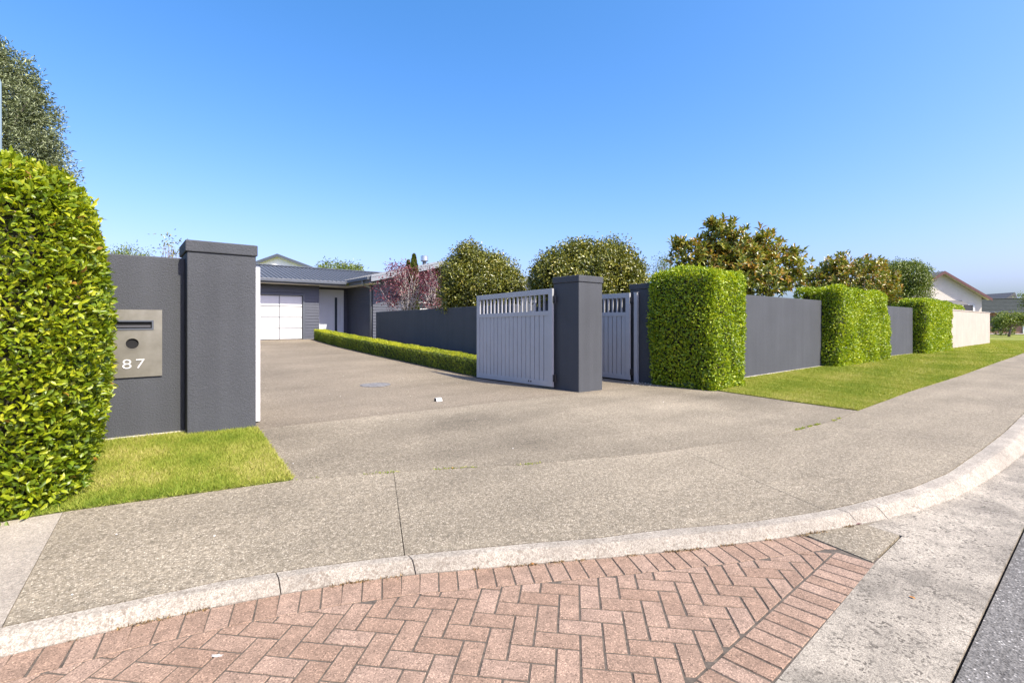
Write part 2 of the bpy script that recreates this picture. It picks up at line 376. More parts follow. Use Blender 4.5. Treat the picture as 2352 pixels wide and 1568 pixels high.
def leaves(name, pos, d, n, L, W, rnd, mat, parent, proto=LEAF4, kind='stuff'):
    V, Fa, k = leaf_verts(pos, d, n, L, W, proto)
    return np_mesh(name, V, Fa, mat, parent, np.repeat(rnd, k), kind)
def leaf_frame(rng, nr, out, up, jit, nup=.35, njit=.42):
    N = len(nr); Z = np.array([0, 0, 1.])
    d = nrm(out * nr + up * Z + jit * rng.normal(size=(N, 3)))
    n = nr * .6 + nup * Z + njit * rng.normal(size=(N, 3)); n = nrm(n - d * np.sum(n * d, 1, keepdims=True))
    return d, n
def wob(p, seed, amp, fr=1.6):
    r = np.random.default_rng(seed); o = np.zeros(len(p))
    for i in range(5):
        k = r.normal(size=3) * fr * (1 + i * .7); o += np.sin(p @ k + r.uniform(0, 6.3)) / (1 + i * .6)
    return o * amp
def cam_xyz(p):                                        # s,t,z -> pixel and depth, used only to pick the pieces that show largest
    x = cS * p[:, 0] - sS * p[:, 1]; y = sS * p[:, 0] + cS * p[:, 1]
    return CX + F * x / y, HV - F * (p[:, 2] - CH) / y, y

# ------------------------------------------------------------------ ground, road, kerb, footpath
def grid_sheet(name, S, T, mat, zf):
    mb = MB(); ns, nt_ = len(S), len(T)
    ss, tt = np.meshgrid(S, T, indexing='ij'); z = zf(ss, tt)
    mb.v = [(float(a), float(b), float(c)) for a, b, c in zip(ss.ravel(), tt.ravel(), z.ravel())]
    mb.f = [(i * nt_ + j, (i + 1) * nt_ + j, (i + 1) * nt_ + j + 1, i * nt_ + j + 1) for i in range(ns - 1) for j in range(nt_ - 1)]
    o = build(name, mb, mat, None, (0, 0, 0), smooth=True); o['kind'] = 'structure'; return o
gS = np.r_[-900, -400, -150, -60, np.arange(-30, 70, 2.), 80, 100, 130, 200, 400, 900]
gT = np.r_[-900, -300, -100, -40, -12, -6, -3, -1, 0, 1, 2, 3, 4, 5, 6.2, 7, 8, 9.5, 12, 16, 20, 24, 40, 80, 200, 500, 900]
grid_sheet('ground', gS, gT, 'lawn_soil', lambda s, t: G(s, t) - .09)
AE = lambda s: float(np.interp(s, [-20, 2.58, 12, 150], [.36, .344, .10, .08]))      # asphalt edge
aes = [(s, AE(s)) for s in (-20, -5, 0, 2.58, 5, 8, 12, 30, 60, 140)]
sheet('road', [(-20, -7), (140, -7)] + aes[::-1], 'asphalt', 1.5, -.006, .04, kind='structure', hf=lambda s, t: zc(s))
# concrete channel between asphalt and bricks / kerb
kf = lambda s: float(np.interp(s, KFs, KFt)); kb = lambda s: float(np.interp(s, KBs, KBt))
inner = [(-20, .80), (-3, .80), (0, .80), (2, .80), (3.5, .815), (4.087, .801), (4.101, 1.003)]
inner += [(s, kf(s) + .01) for s in np.r_[4.3, 4.55, np.arange(4.8, 12, .4), 14, 18, 25, 40, 70, 140]]
ch_poly = [(s, t + .012) for s, t in aes] + inner[::-1]
chan = sheet('concrete_channel', ch_poly, 'channel_concrete', .35, 0, .05, kind='structure',
             hf=lambda s, t: zc(s) - .004 * np.clip(np.sin(np.clip((t - .3) / .6, 0, 1) * 3.14), 0, 1) * (s > 3.9))

# kerb in cast lengths
kroot = tag(link('kerb', None, None, (0, 0, 0)), kind='structure')
kj = [-9, -6, -3.4, .66, 1.31, 4.07, 4.36] + list(np.arange(7.2, 40, 3.0)) + [60, 140]
rk = random.Random(5)
for a, b in zip(kj[:-1], kj[1:]):
    mb = MB(); ss = np.linspace(a + .003, b - .003, max(3, int((b - a) / .08)) if b < 12 else max(3, int((b - a) / .6))); rows = []
    for s in ss:
        tf, tb = kf(s), kb(s); z0 = float(zc(s)); z1 = float(zk(s)); w = tb - tf
        j = rk.uniform(-.003, .003)
        rows.append([(s, tf, z0 - .05), (s, tf + j, z0 + .002), (s, tf + .26 * w, z0 + .66 * (z1 - z0)), (s, tf + .40 * w, z0 + .93 * (z1 - z0)), (s, tf + .55 * w, z1 - .0015), (s, tb - .006 + j, z1 + .001), (s, tb - .006, z1 - .08)])
    k = len(rows[0]); mb.v = [p for r in rows for p in r]
    mb.f = [(i * k + j, (i + 1) * k + j, (i + 1) * k + j + 1, i * k + j + 1) for i in range(len(rows) - 1) for j in range(k - 1)]
    mb.f += [tuple(range(k))[::-1], tuple(range((len(rows) - 1) * k, len(rows) * k))]
    o = build('kerb_segment', mb, 'kerb_concrete', kroot)

# footpath slabs
JP = [gp(*p) for p in [(150, 1174), (672, 1102), (850, 1088), (1040, 1075), (1210, 1066), (1500, 1040), (1780, 1000), (1915, 966), (1970, 943), (2100, 895)]]
JP = [(-9, 4.85), (-3, 4.75)] + JP + [(16, 2.22), (30, 2.2), (60, 2.2), (140, 2.2)]
JPs, JPt = zip(*JP); jt = lambda s: float(np.interp(s, JPs, JPt))
fp = tag(link('footpath', None, None, (0, 0, 0)), kind='structure')
brk = [(-9, -9), (-.41, -.30), (1.297, 1.86), (3.979, 4.59), (7.2, 7.55), (10.4, 10.5)] + [(x, x) for x in (13.5, 16.5, 19.5, 22.5, 25.5, 28.5, 32, 36, 41, 60, 140)]
for i in range(len(brk) - 1):
    (a0, b0), (a1, b1) = brk[i], brk[i + 1]; g = .0026
    ks = sorted({a0 + g, a1 - g} | {s for s in KBs if a0 + g < s < a1 - g}); js = sorted({b0 + g, b1 - g} | {s for s in JPs if b0 + g < s < b1 - g})
    poly = [(s, kb(s) + .006) for s in ks] + [(s, jt(s) - .004) for s in js[::-1]]
    sheet('slab', poly, 'pale_concrete' if i == 0 else 'footpath_aggregate', .3 if a1 < 14 else 1.0, 0, .05, parent=fp)
# dark bed that shows in the joints
sheet('joint_bed', [(s, t + .01) for s, t in KF if s < 40] + [(40, 2.2)] + [(s, t + .05) for s, t in JP if s < 40][::-1], 'joint_bed', .6, -.007, 0, kind='structure', hf=lambda s, t: np.where(t < np.interp(s, KBs, KBt), zc(s) - .03, G(s, t)))
# driveway apron in front of the gate line, and the court behind it
dw = tag(link('driveway', None, None, (0, 0, 0)), kind='structure')
LE = 1.20; RE = JP[10][0]
jpA = [(s, jt(s) + .004) for s in [1.085] + [x for x in JPs if 1.2 < x < RE] + [RE]]
polyA = jpA + [(RE + .12, 3.2), (9.30, 4.7), (9.5, 6.146), (1.215, 6.146)]
sheet('slab', polyA, 'driveway_aggregate', .3, 0, .05, parent=dw)
polyB = [(-2.5, 6.9), (1.2, 6.9), (1.2, 6.154), (9.6, 6.154), (9.6, 22.9), (7.3, 23.3), (-2.5, 23.3)]
sheet('slab', polyB, 'court_aggregate', .5, 0, .05, parent=dw)

# ------------------------------------------------------------------ brick crossing
pav = tag(link('brick_crossing', None, None, (0, 0, 0)), kind='structure')
A_ = 1.45 / 13.829
def lat(i, j):
    th = -.130; x = (-.098 + i * math.cos(th) - j * math.sin(th)) * A_; y = (20.396 + i * math.sin(th) + j * math.cos(th)) * A_
    return st_world(x, y)
E0, E1 = (3.576, 1.205), (3.480, .822)                        # end line of the bricks
kfl = [(s, kf(s) - .004) for s in np.r_[np.arange(-3.0, 3.5, .05), 3.57]]
def offset_curve(c, d):
    out = []
    for i, p in enumerate(c):
        a, b = c[max(0, i - 1)], c[min(len(c) - 1, i + 1)]; dx, dy = b[0] - a[0], b[1] - a[1]; l = math.hypot(dx, dy)
        out.append((p[0] + dy / l * d, p[1] - dx / l * d))
    return out
BW = .205
inn = offset_curve(kfl, BW); TL = .812
inn_clip = [p for p in inn if p[0] < 3.47 and p[1] > TL + BW + .01]
region = inn_clip + [(3.43, TL + BW + .004), (-3.0, TL + BW + .004)]
def clip_poly(subj, win):
    out = subj
    for i in range(len(win)):
        a, b = win[i], win[(i + 1) % len(win)]; ins = lambda p: (b[0] - a[0]) * (p[1] - a[1]) - (b[1] - a[1]) * (p[0] - a[0]) >= 0
        new = []
        for k in range(len(out)):
            p, q = out[k], out[(k + 1) % len(out)]; ip, iq = ins(p), ins(q)
            if ip: new.append(p)
            if ip != iq:
                d1 = (b[0] - a[0]) * (p[1] - a[1]) - (b[1] - a[1]) * (p[0] - a[0]); d2 = (b[0] - a[0]) * (q[1] - a[1]) - (b[1] - a[1]) * (q[0] - a[0])
                f = d1 / (d1 - d2); new.append((p[0] + (q[0] - p[0]) * f, p[1] + (q[1] - p[1]) * f))
        out = new
        if len(out) < 3: return []
    return out
def area(p): return .5 * sum(p[i][0] * p[(i + 1) % len(p)][1] - p[(i + 1) % len(p)][0] * p[i][1] for i in range(len(p)))
def simplify(p):
    q = []
    for i in range(len(p)):
        a, b, c = p[i - 1], p[i], p[(i + 1) % len(p)]
        if abs((b[0] - a[0]) * (c[1] - a[1]) - (b[1] - a[1]) * (c[0] - a[0])) > 2e-5 and math.hypot(b[0] - a[0], b[1] - a[1]) > 1e-4: q.append(b)
    return q
bricks = []
g = .0050
def add_rect(i0, i1, j0, j1):
    r = [lat(i0, j0), lat(i1, j0), lat(i1, j1), lat(i0, j1)]
    c = (sum(p[0] for p in r) / 4, sum(p[1] for p in r) / 4)
    if not (-2.6 < c[0] < 4 and .7 < c[1] < 3.2): return
    if world_st(*c)[1] < 1.15: return
    u = ((r[1][0] - r[0][0]), (r[1][1] - r[0][1])); lu = math.hypot(*u); w = ((r[3][0] - r[0][0]), (r[3][1] - r[0][1])); lw = math.hypot(*w)
    u = (u[0] / lu * g, u[1] / lu * g); w = (w[0] / lw * g, w[1] / lw * g)
    r = [(r[0][0] + u[0] + w[0], r[0][1] + u[1] + w[1]), (r[1][0] - u[0] + w[0], r[1][1] - u[1] + w[1]), (r[2][0] - u[0] - w[0], r[2][1] - u[1] - w[1]), (r[3][0] + u[0] - w[0], r[3][1] + u[1] - w[1])]
    if all(inside(region, np.array([p[0]]), np.array([p[1]]))[0] for p in r): bricks.append(r); return
    q = clip_poly(region, r)
    if len(q) >= 3:
        q = simplify(q)
        if len(q) >= 3 and abs(area(q)) > 8e-4: bricks.append(q)
for k in range(-40, 40):
    for m in range(-12, 12):
        add_rect(k, k + 1, k + 4 * m, k + 2 + 4 * m)
        add_rect(k, k + 2, k - 1 + 4 * m, k + 4 * m)
def along(curve, dist):
    acc = 0
    for a, b in zip(curve[:-1], curve[1:]):
        l = math.hypot(b[0] - a[0], b[1] - a[1])
        if acc + l >= dist: f = (dist - acc) / l; dx, dy = (b[0] - a[0]) / l, (b[1] - a[1]) / l; return (a[0] + (b[0] - a[0]) * f, a[1] + (b[1] - a[1]) * f), (dx, dy)
        acc += l
    return None
# soldier course under the kerb: set from the end line leftwards
rev = kfl[::-1]; dd = .03; first = True
while True:
    a = along(rev, dd + g); b = along(rev, dd + A_ - g)
    if a is None or b is None or b[0][0] < -2.3: break
    (p, d1), (q, d2) = a, b; n1, n2 = (-d1[1], d1[0]), (-d2[1], d2[0]); nn = ((n1[0] + n2[0]) / 2, (n1[1] + n2[1]) / 2)
    ln = math.hypot(*nn); nn = (nn[0] / ln * (BW - .008), nn[1] / ln * (BW - .008))
    if nn[1] > 0: nn = (-nn[0], -nn[1])
    dx, dy = q[0] - p[0], q[1] - p[1]; l = math.hypot(dx, dy); w = .098
    m0 = ((p[0] + q[0]) / 2, (p[1] + q[1]) / 2); ex, ey = dx / l * w / 2, dy / l * w / 2
    quad = [(m0[0] - ex, m0[1] - ey), (m0[0] + ex, m0[1] + ey), (m0[0] + ex * .98 + nn[0], m0[1] + ey * .98 + nn[1]), (m0[0] - ex * .98 + nn[0], m0[1] - ey * .98 + nn[1])]
    quad = clip_poly(quad if area(quad) > 0 else quad[::-1], [(-9, TL + BW - .2), (3.60, TL + BW - .2), (3.60, 9), (-9, 9)])
    if len(quad) >= 3: bricks.append(quad)
    if first:
        first = False; po = (m0[0] - ex, m0[1] - ey); pi_ = (po[0] + nn[0], po[1] + nn[1]); bricks.append([(po[0] + .006, po[1] - .006), (pi_[0] + .008, pi_[1] + .004), (3.522, TL + BW + .002), (3.556, 1.185)])
    dd += A_
# soldier course along the channel
s = 3.47
while s > -2.4:
    sl = .02
    bricks.append([(s - A_ + g * 2 + sl, TL), (s + sl * .8, TL), (s, TL + BW - .008), (s - A_ + g * 2, TL + BW - .008)]); s -= A_
rb = random.Random(3)
def brick_mesh(mb, poly, dz, tx, ty):
    if area(poly) < 0: poly = poly[::-1]
    n = len(poly); cx = sum(p[0] for p in poly) / n; cy = sum(p[1] for p in poly) / n; zt = lambda p: dz + tx * (p[0] - cx) + ty * (p[1] - cy)
    cf = .003
    def ins(p):
        l = max(1e-6, math.hypot(p[0] - cx, p[1] - cy)); f = max(0, 1 - cf / l); return (cx + (p[0] - cx) * f, cy + (p[1] - cy) * f)
    vs_ = [(p[0], p[1], -.045) for p in poly] + [(p[0], p[1], zt(p) - .003) for p in poly] + [(*ins(p), zt(p)) for p in poly]
    fs = [tuple(range(2 * n, 3 * n))]
    for i in range(n):
        j = (i + 1) % n; fs += [(i, j, n + j, n + i), (n + i, n + j, 2 * n + j, 2 * n + i)]
    mb.add(vs_, fs)
def screen_area(poly):
    q = np.array([(p[0], p[1], 0.) for p in poly]); u, v, y = cam_xyz(q)
    if (u.max() < -20) or (u.min() > 2372) or v.min() > 1588: return -abs(float(u.mean() - 1176))
    return abs(area(list(zip(u, v))))
bricks.sort(key=screen_area, reverse=True)
rest = MB()
for i, poly in enumerate(bricks):
    dz, tx, ty = rb.uniform(-.0009, .0009), rb.uniform(-.006, .006), rb.uniform(-.006, .006)
    if i < 300:
        mb = MB(); brick_mesh(mb, poly, dz, tx, ty); build('brick', mb, 'brick', pav)
    else: brick_mesh(rest, poly, dz, tx, ty)
if rest.v: build('bricks', rest, 'brick', pav)['kind'] = 'stuff'
bed = [(s, t + .02) for s, t in kfl] + [(3.60, .80), (-3.0, .80)]
sheet('sand_bed', bed, 'joint_sand', .5, -.0038, 0, kind='structure', hf=lambda s, t: zc(s) * 0)
# infill of washed concrete where the bricks end
sheet('concrete_infill', [(3.588, 1.215)] + [(s, kf(s) - .004) for s in (3.7, 3.88, 4.07)] + [(4.092, .99), (4.075, .815), (3.497, .828)], 'driveway_aggregate', .1, .002, .04, kind='structure', hf=lambda s, t: zc(s))

# ------------------------------------------------------------------ street walls and gate pillars
def wall(name, label, s0, s1, t0, t1, ztop, mat='dark_plaster', org=None, cop=None, foot=True):
    zb = float(min(G(s0, t0), G(s1, t0))) - .25; zo = float(G((s0 + s1) / 2, t0))
    r = thing(name, label, 'wall', ((s0 + s1) / 2, t0, zo))
    box('wall_face', (s0, s1, t0, t1, zb, ztop), mat, r, bevel=.012)
    if cop: box('coping', (s0 - .02, s1 + .02, t0 - .03, t1 + .03, ztop + .002, ztop + .07), mat, r, bevel=.008)
    if foot:
        mb = MB(); n = max(2, int((s1 - s0) / .5)); 
        for i in range(n):
            a = s0 + (s1 - s0) * i / n; b = s0 + (s1 - s0) * (i + 1) / n; za, zb2 = float(G(a, t0)), float(G(b, t0))
            mb.hexa([(a, t0 - .035, za - .1), (b, t0 - .035, zb2 - .1), (b, t0 + .01, zb2 - .1), (a, t0 + .01, za - .1), (a, t0 - .03, za + .028), (b, t0 - .03, zb2 + .028), (b, t0 - .003, zb2 + .036), (a, t0 - .003, za + .036)])
        build('footing', mb, 'footing', r)
    return r
wl = wall('boundary_wall', 'dark grey plastered wall carrying the steel letterbox panel', -7.5, .56, 6.40, 6.60, 2.143)
wall('boundary_wall', 'dark grey plastered wall between the two nearest square hedges on the right lawn', 10.2, 17.75, 5.56, 5.76, 2.12)
wall('boundary_wall', 'short dark grey plastered wall just before the pale cream wall', 23.6, 30.4, 5.56, 5.76, 2.10)
wall('boundary_wall', 'pale cream plastered wall with coping at the far end of the lawn', 36.5, 59.5, 5.56, 5.78, 2.13, 'cream_plaster', cop=True, foot=False)
def pillar(label, s0, t0, w=.665, ztop=2.33):
    zb = float(G(s0 + w / 2, t0)); r = thing('gate_pillar', label, 'pillar', (s0 + w / 2, t0 + w / 2, zb), 'plastered gate pillars')
    box('shaft', (s0, s0 + w, t0, t0 + w, zb - .25, ztop - .128), 'dark_plaster', r, bevel=.01)
    e = .016; box('cap', (s0 - e, s0 + w + e, t0 - e, t0 + w + e, ztop - .126, ztop), 'dark_plaster', r, bevel=.01)
    return r
pl = pillar('tall dark grey gate pillar next to the letterbox wall',   .56, 6.2, w=.67)
box('footing', (.55, 1.237, 6.165, 6.21, .05, .205), 'footing', pl)
pillar('dark grey gate pillar standing alone between the open driveway gate and pedestrian gate', 6.77, 6.2, w=.69)
pillar('dark grey gate pillar half hidden behind the nearest right hedge', 9.26, 6.2, ztop=2.31)
r = thing('side_wall', 'dark grey return wall behind the pedestrian gate', 'wall', (9.36, 8.5, .05))
box('wall_face', (9.28, 9.46, 6.88, 10.25, -.2, 2.0), 'dark_plaster', r, bevel=.012)
# garden wall along the drive
r = thing('garden_wall', 'low dark grey garden wall behind the clipped box hedge', 'wall', (7.8, 14, .25))
fa, fb = (7.42, 8.9), (8.3, 19.05); fn = np.array([fb[1] - fa[1], -(fb[0] - fa[0])]); fn = fn / np.linalg.norm(fn) * .16
build('wall_face', MB().hexa([(*fa, -.2), (fa[0] + fn[0], fa[1] + fn[1], -.2), (fb[0] + fn[0], fb[1] + fn[1], -.2), (*fb, -.2), (*fa, 1.86), (fa[0] + fn[0], fa[1] + fn[1], 1.86), (fb[0] + fn[0], fb[1] + fn[1], 1.825), (*fb, 1.825)]), 'dark_plaster', r, bevel=.01)

# ------------------------------------------------------------------ gates
def gate(label, s0, t0, t1, nb, hinge_z, mir=0, mat='gate_paint', zb=.15, ztop=2.085, sag=.0, holes=False):
    th = .05; r = thing('open_gate', label, 'gate', (s0, t0, float(G(s0, t0))), 'grey slatted gates')
    st_w, rail = .115, .11
    def zz(t, z): return z - sag * (t - t0) / (t1 - t0)
    def bar(name, ta, tb, za, zb_, m=mat, ds=0., dep=th, bev=.003):
        mb = MB(); a, b = s0 + ds, s0 + ds + dep
        mb.hexa([(a, ta, zz(ta, za)), (b, ta, zz(ta, za)), (b, tb, zz(tb, za)), (a, tb, zz(tb, za)), (a, ta, zz(ta, zb_)), (b, ta, zz(ta, zb_)), (b, tb, zz(tb, zb_)), (a, tb, zz(tb, zb_))])
        return build(name, mb, m, r, bevel=bev)
    bar('stile', t0, t0 + st_w, zb, ztop); bar('stile', t1 - st_w, t1, zb, ztop)
    bar('top_rail', t0 + st_w, t1 - st_w, ztop - rail, ztop); bar('bottom_rail', t0 + st_w, t1 - st_w, zb, zb + rail)
    zm = ztop - rail - .335
    bar('middle_rail', t0 + st_w, t1 - st_w, zm - .09, zm)
    p = (t1 - t0 - 2 * st_w) / nb
    for i in range(nb):
        a = t0 + st_w + p * i
        bar('board', a + .010, a + p - .010, zb + rail - .01, zm - .08, ds=.012, dep=.022, bev=0)
        if i: bar('baluster', a - .011, a + .011, zm - .01, ztop - rail + .01, ds=.006, dep=.04, bev=0)
    for z in hinge_z:
        h = MB().box(s0 + .012 - mir * .047, s0 + .085 - mir * .047, t0 - .03 + mir * .06, t0 + .035 + mir * .06, z - .07, z + .07); h.tube([(s0 + .055 - mir * .06, t0 - .035 + mir * .1, z - .08), (s0 + .055 - mir * .06, t0 - .035 + mir * .1, z + .08)], .014, 8)
        build('hinge', h, 'black_metal', r)
    if holes:
        for dt in (.62, .69): build('bolt_hole', MB().box(s0 - .004, s0 + .002, t0 + dt, t0 + dt + .028, zb + .035, zb + .07), 'hollow_shade', r)  # dark blocks on the rail, hole shade painted by colour
    return r
gate('wide grey slatted driveway gate swung open beside the box hedge', 6.645, 6.80, 9.40, 17, (1.88, .31), zb=.135, ztop=2.10, sag=.045, holes=True)
gate('driveway gate leaf seen edge on beside the tall pillar by the letterbox', 1.305, 6.60, 9.05, 17, (1.86, .33), mir=1, mat='gate_paint_sunlit', zb=.20, ztop=2.12)  # same grey gate, sunlit edge painted by the lighter material
gate('narrow grey slatted pedestrian gate between the pillars', 9.10, 6.76, 8.55, 12, (1.93, .27), zb=.085, ztop=2.10)
rp_ = thing('gate_post', 'slim silver post fixed beside the pedestrian gate', 'post', (9.2, 6.66, .03))
box('post', (9.165, 9.235, 6.60, 6.69, -.05, 2.10), 'gate_paint', rp_, bevel=.004); box('post_cap', (9.16, 9.24, 6.595, 6.695, 2.101, 2.112), 'gate_paint', rp_)

# ------------------------------------------------------------------ letterbox
lb = thing('letterbox', 'brushed steel letterbox panel numbered 87 on the dark wall', 'letterbox', (.11, 6.392, .86))
ps0, ps1, pz0, pz1, pt = -.138, .353, .859, 1.569, 6.392
slot = (-.046, .264, 1.373, 1.442); cc, cr_ = (.100, 1.213), .056
outer = [(ps0, pz0), (ps1, pz0), (ps1, pz1), (ps0, pz1)]
circ = [(cc[0] + cr_ * math.cos(a * math.pi / 14), cc[1] + cr_ * math.sin(a * math.pi / 14)) for a in range(28)]
sl = [(slot[0], slot[2]), (slot[1], slot[2]), (slot[1], slot[3]), (slot[0], slot[3])]
vo, eo, fo, *_ = geometry.delaunay_2d_cdt([Vector(p) for p in outer + circ + sl], [], [list(range(4)), list(range(4, 32)), list(range(32, 36))], 1, 1e-6)
mb = MB(); mb.v = [(p.x, pt - .006, p.y) for p in vo]
for f in fo:
    cxx = sum(vo[i].x for i in f) / len(f); czz = sum(vo[i].y for i in f) / len(f)
    if math.hypot(cxx - cc[0], czz - cc[1]) < cr_ * .98 or (slot[0] < cxx < slot[1] and slot[2] < czz < slot[3]): continue
    mb.f.append(tuple(f))
plate = build('panel', mb, 'stainless', lb); md = plate.modifiers.new('thick', 'SOLIDIFY'); md.thickness = .006; md.offset = 0
build('hollow_shade', MB().box(ps0 + .03, ps1 - .03, pt + .002, pt + .0065, pz0 + .25, pz1 - .06), 'hollow_shade', lb)  # flat dark backing, painted shade instead of real depth
fr = MB(); a, b, c, d = slot; w = .016
for bb in ((a - w, b + w, d, d + w), (a - w, b + w, c - w, c), (a - w, a, c, d), (b, b + w, c, d)): fr.box(bb[0], bb[1], pt - .018, pt - .007, bb[2], bb[3])
build('slot_frame', fr, 'trim_steel', lb)
flap = MB().hexa([(a + .01, pt - .008, c + .012), (b - .01, pt - .008, c + .012), (b - .01, pt - .002, c + .012), (a + .01, pt - .002, c + .012), (a + .01, pt - .004, c + .03), (b - .01, pt - .004, c + .03), (b - .01, pt + .001, c + .03), (a + .01, pt + .001, c + .03)])
build('flap', flap, 'black_metal', lb)
ring = MB(); n = 28
ring.v = [(cc[0] + rr * math.cos(k * 2 * math.pi / n), tt, cc[1] + rr * math.sin(k * 2 * math.pi / n)) for rr, tt in ((cr_ - .002, pt - .004), (cr_ - .002, pt - .014), (cr_ + .006, pt - .014), (cr_ + .006, pt - .008)) for k in range(n)]
ring.f = [(q * n + k, q * n + (k + 1) % n, (q + 1) * n + (k + 1) % n, (q + 1) * n + k) for q in range(3) for k in range(n)]
build('paper_ring', ring, 'stainless', lb)
def text_obj(ch, s, z, size, mat, parent, name):
    cu = bpy.data.curves.new(name, 'FONT'); cu.body = ch; cu.size = size; cu.extrude = .004; cu.offset = -.0015
    tmp = bpy.data.objects.new(name + '_c', cu); C.objects.link(tmp); dg = bpy.context.evaluated_depsgraph_get()
    me = bpy.data.meshes.new_from_object(tmp.evaluated_get(dg)); bpy.data.objects.remove(tmp)
    org = ORG[parent]
    me.transform(Matrix.Translation((s - org[0], pt - .012 - org[1], z - org[2])) @ Matrix.Rotation(math.radians(90), 4, 'X') @ Matrix.Diagonal((1.25, 1, 1, 1)))
    me.materials.clear(); me.materials.append(M[mat]); o = link(name, me, parent, org); return o
text_obj('8', .012, .952, .142, 'white_paint', lb, 'house_number'); text_obj('7', .120, .952, .142, 'white_paint', lb, 'house_number')

# ------------------------------------------------------------------ house
H0 = .60
hs = thing('house', 'low dark grey weatherboard house with grey metal roof at the end of the driveway', 'house', (7.0, 23.1, H0))
def boards(parent, axis, c, a0, a1, z0, z1, sign, openings=(), pitch=.135):
    """lapped weatherboards on a wall; axis 't' = wall plane t=c running in s, axis 's' = wall plane s=c running in t"""
    z = z0
    while z < z1 - .02:
        zt = min(z + pitch, z1); segs = [(a0, a1)]
        for (o0, o1, p0, p1) in openings:
            if zt > p0 + .01 and z < p1 - .01:
                new = []
                for (x, y) in segs:
                    if o1 <= x or o0 >= y: new.append((x, y)); continue
                    if o0 > x: new.append((x, o0))
                    if o1 < y: new.append((o1, y))
                segs = new
        for (x, y) in segs:
            if y - x < .03: continue
            o, i = c + sign * .030, c + sign * .012; bk = c - sign * .004
            if axis == 't': P = [(x, o, z + .003), (y, o, z + .003), (y, bk, z + .003), (x, bk, z + .003), (x, i, zt), (y, i, zt), (y, bk, zt), (x, bk, zt)]
            else: P = [(o, x, z + .003), (o, y, z + .003), (bk, y, z + .003), (bk, x, z + .003), (i, x, zt), (i, y, zt), (bk, y, zt), (bk, x, zt)]
            build('weatherboard', MB().hexa(P), 'weatherboard', parent)
        z = zt
# garage front
gd = (1.6, 6.51, H0, 2.61)
mb = MB().box(-.5, gd[0], 23.1, 23.3, H0 - .3, 3.1).box(gd[1], 7.25, 23.1, 23.3, H0 - .3, 3.1).box(gd[0], gd[1], 23.1, 23.3, gd[3], 3.1)
mb.box(7.25 - .15, 7.249, 23.301, 24.0, H0 - .3, 3.1)
wf = build('wall', mb, 'weatherboard', hs); wf['label'] = 'garage front wall'
boards(wf, 't', 23.1, -.5, 7.25, H0, 3.1, -1, [(gd[0] - .02, gd[1] + .09, H0 - .1, gd[3] + .05)])
mb = MB().box(7.10, 9.1, 24.0, 24.2, H0 - .3, 3.12); we = build('wall', mb, 'weatherboard', hs); we['label'] = 'recessed wall around the front door'
boards(we, 't', 24.0, 7.26, 8.93, H0, 3.1, -1, [(7.44, 8.73, H0 - .1, 3.0)])
mb = MB().box(8.94, 9.1, 20.8, 24.0, H0 - .3, 3.2); ws = build('wall', mb, 'weatherboard', hs); ws['label'] = 'shaded side wall of the gabled wing'
boards(ws, 's', 8.94, 20.8, 23.96, H0, 3.1, -1)
win = (10.9, 13.5, 1.45, 3.28)
gw = MB().box(9.101, win[0], 20.8, 21.0, H0 - .3, 3.2).box(win[1], 15.3, 20.8, 21.0, H0 - .3, 3.2).box(win[0], win[1], 20.8, 21.0, H0 - .3, win[2])
gw.prism([(8.94, 20.8, 3.2), (15.3, 20.8, 3.2), (15.3, 20.8, 3.30), (11.96, 20.8, 4.14), (8.94, 20.8, 3.35)], (0, .2, 0))
wg = build('wall', gw, 'weatherboard', hs); wg['label'] = 'street wall of the gabled wing'
boards(wg, 't', 20.8, 8.91, 15.3, H0, 3.2, -1, [(win[0] - .05, win[1] + .05, win[2] - .05, 3.5)])
wo = build('window', MB().box(win[0], win[1], 20.86, 20.90, win[2], win[3]), 'glass', hs)
fr = MB()
for x in np.linspace(win[0], win[1], 4): fr.box(x - .03, x + .03, 20.80, 20.91, win[2], win[3])
fr2 = MB()
for z in (win[2], 2.02, 2.35, win[3]): fr2.box(win[0] - .029, win[1] + .029, 20.803, 20.905, z - .035, z + .035)
build('frame', fr, 'trim_steel', wo); build('transom', fr2, 'white_paint', wo)
# garage door
dr = build('garage_door', MB().box(gd[0], gd[1], 23.17, 23.20, gd[2], gd[3]), 'trim_steel', hs)
nc, nr = 5, 4
for i in range(nc):
    for j in range(nr):
        a = gd[0] + (gd[1] - gd[0]) * i / nc; b = gd[0] + (gd[1] - gd[0]) * (i + 1) / nc; z0 = gd[2] + .02 + (gd[3] - gd[2] - .02) * j / nr; z1 = gd[2] + .02 + (gd[3] - gd[2] - .02) * (j + 1) / nr
        build('panel', MB().box(a + .016, b - .016, 23.140, 23.172, z0 + .016, z1 - .016), 'white_paint', dr)
tr = MB().box(gd[1], gd[1] + .085, 23.045, 23.16, gd[2] - .1, gd[3] + .05).box(gd[0] - .085, gd[0], 23.045, 23.16, gd[2] - .1, gd[3] + .05).box(gd[0], gd[1], 23.045, 23.16, gd[3], gd[3] + .05)
build('trim', tr, 'trim_steel', dr)
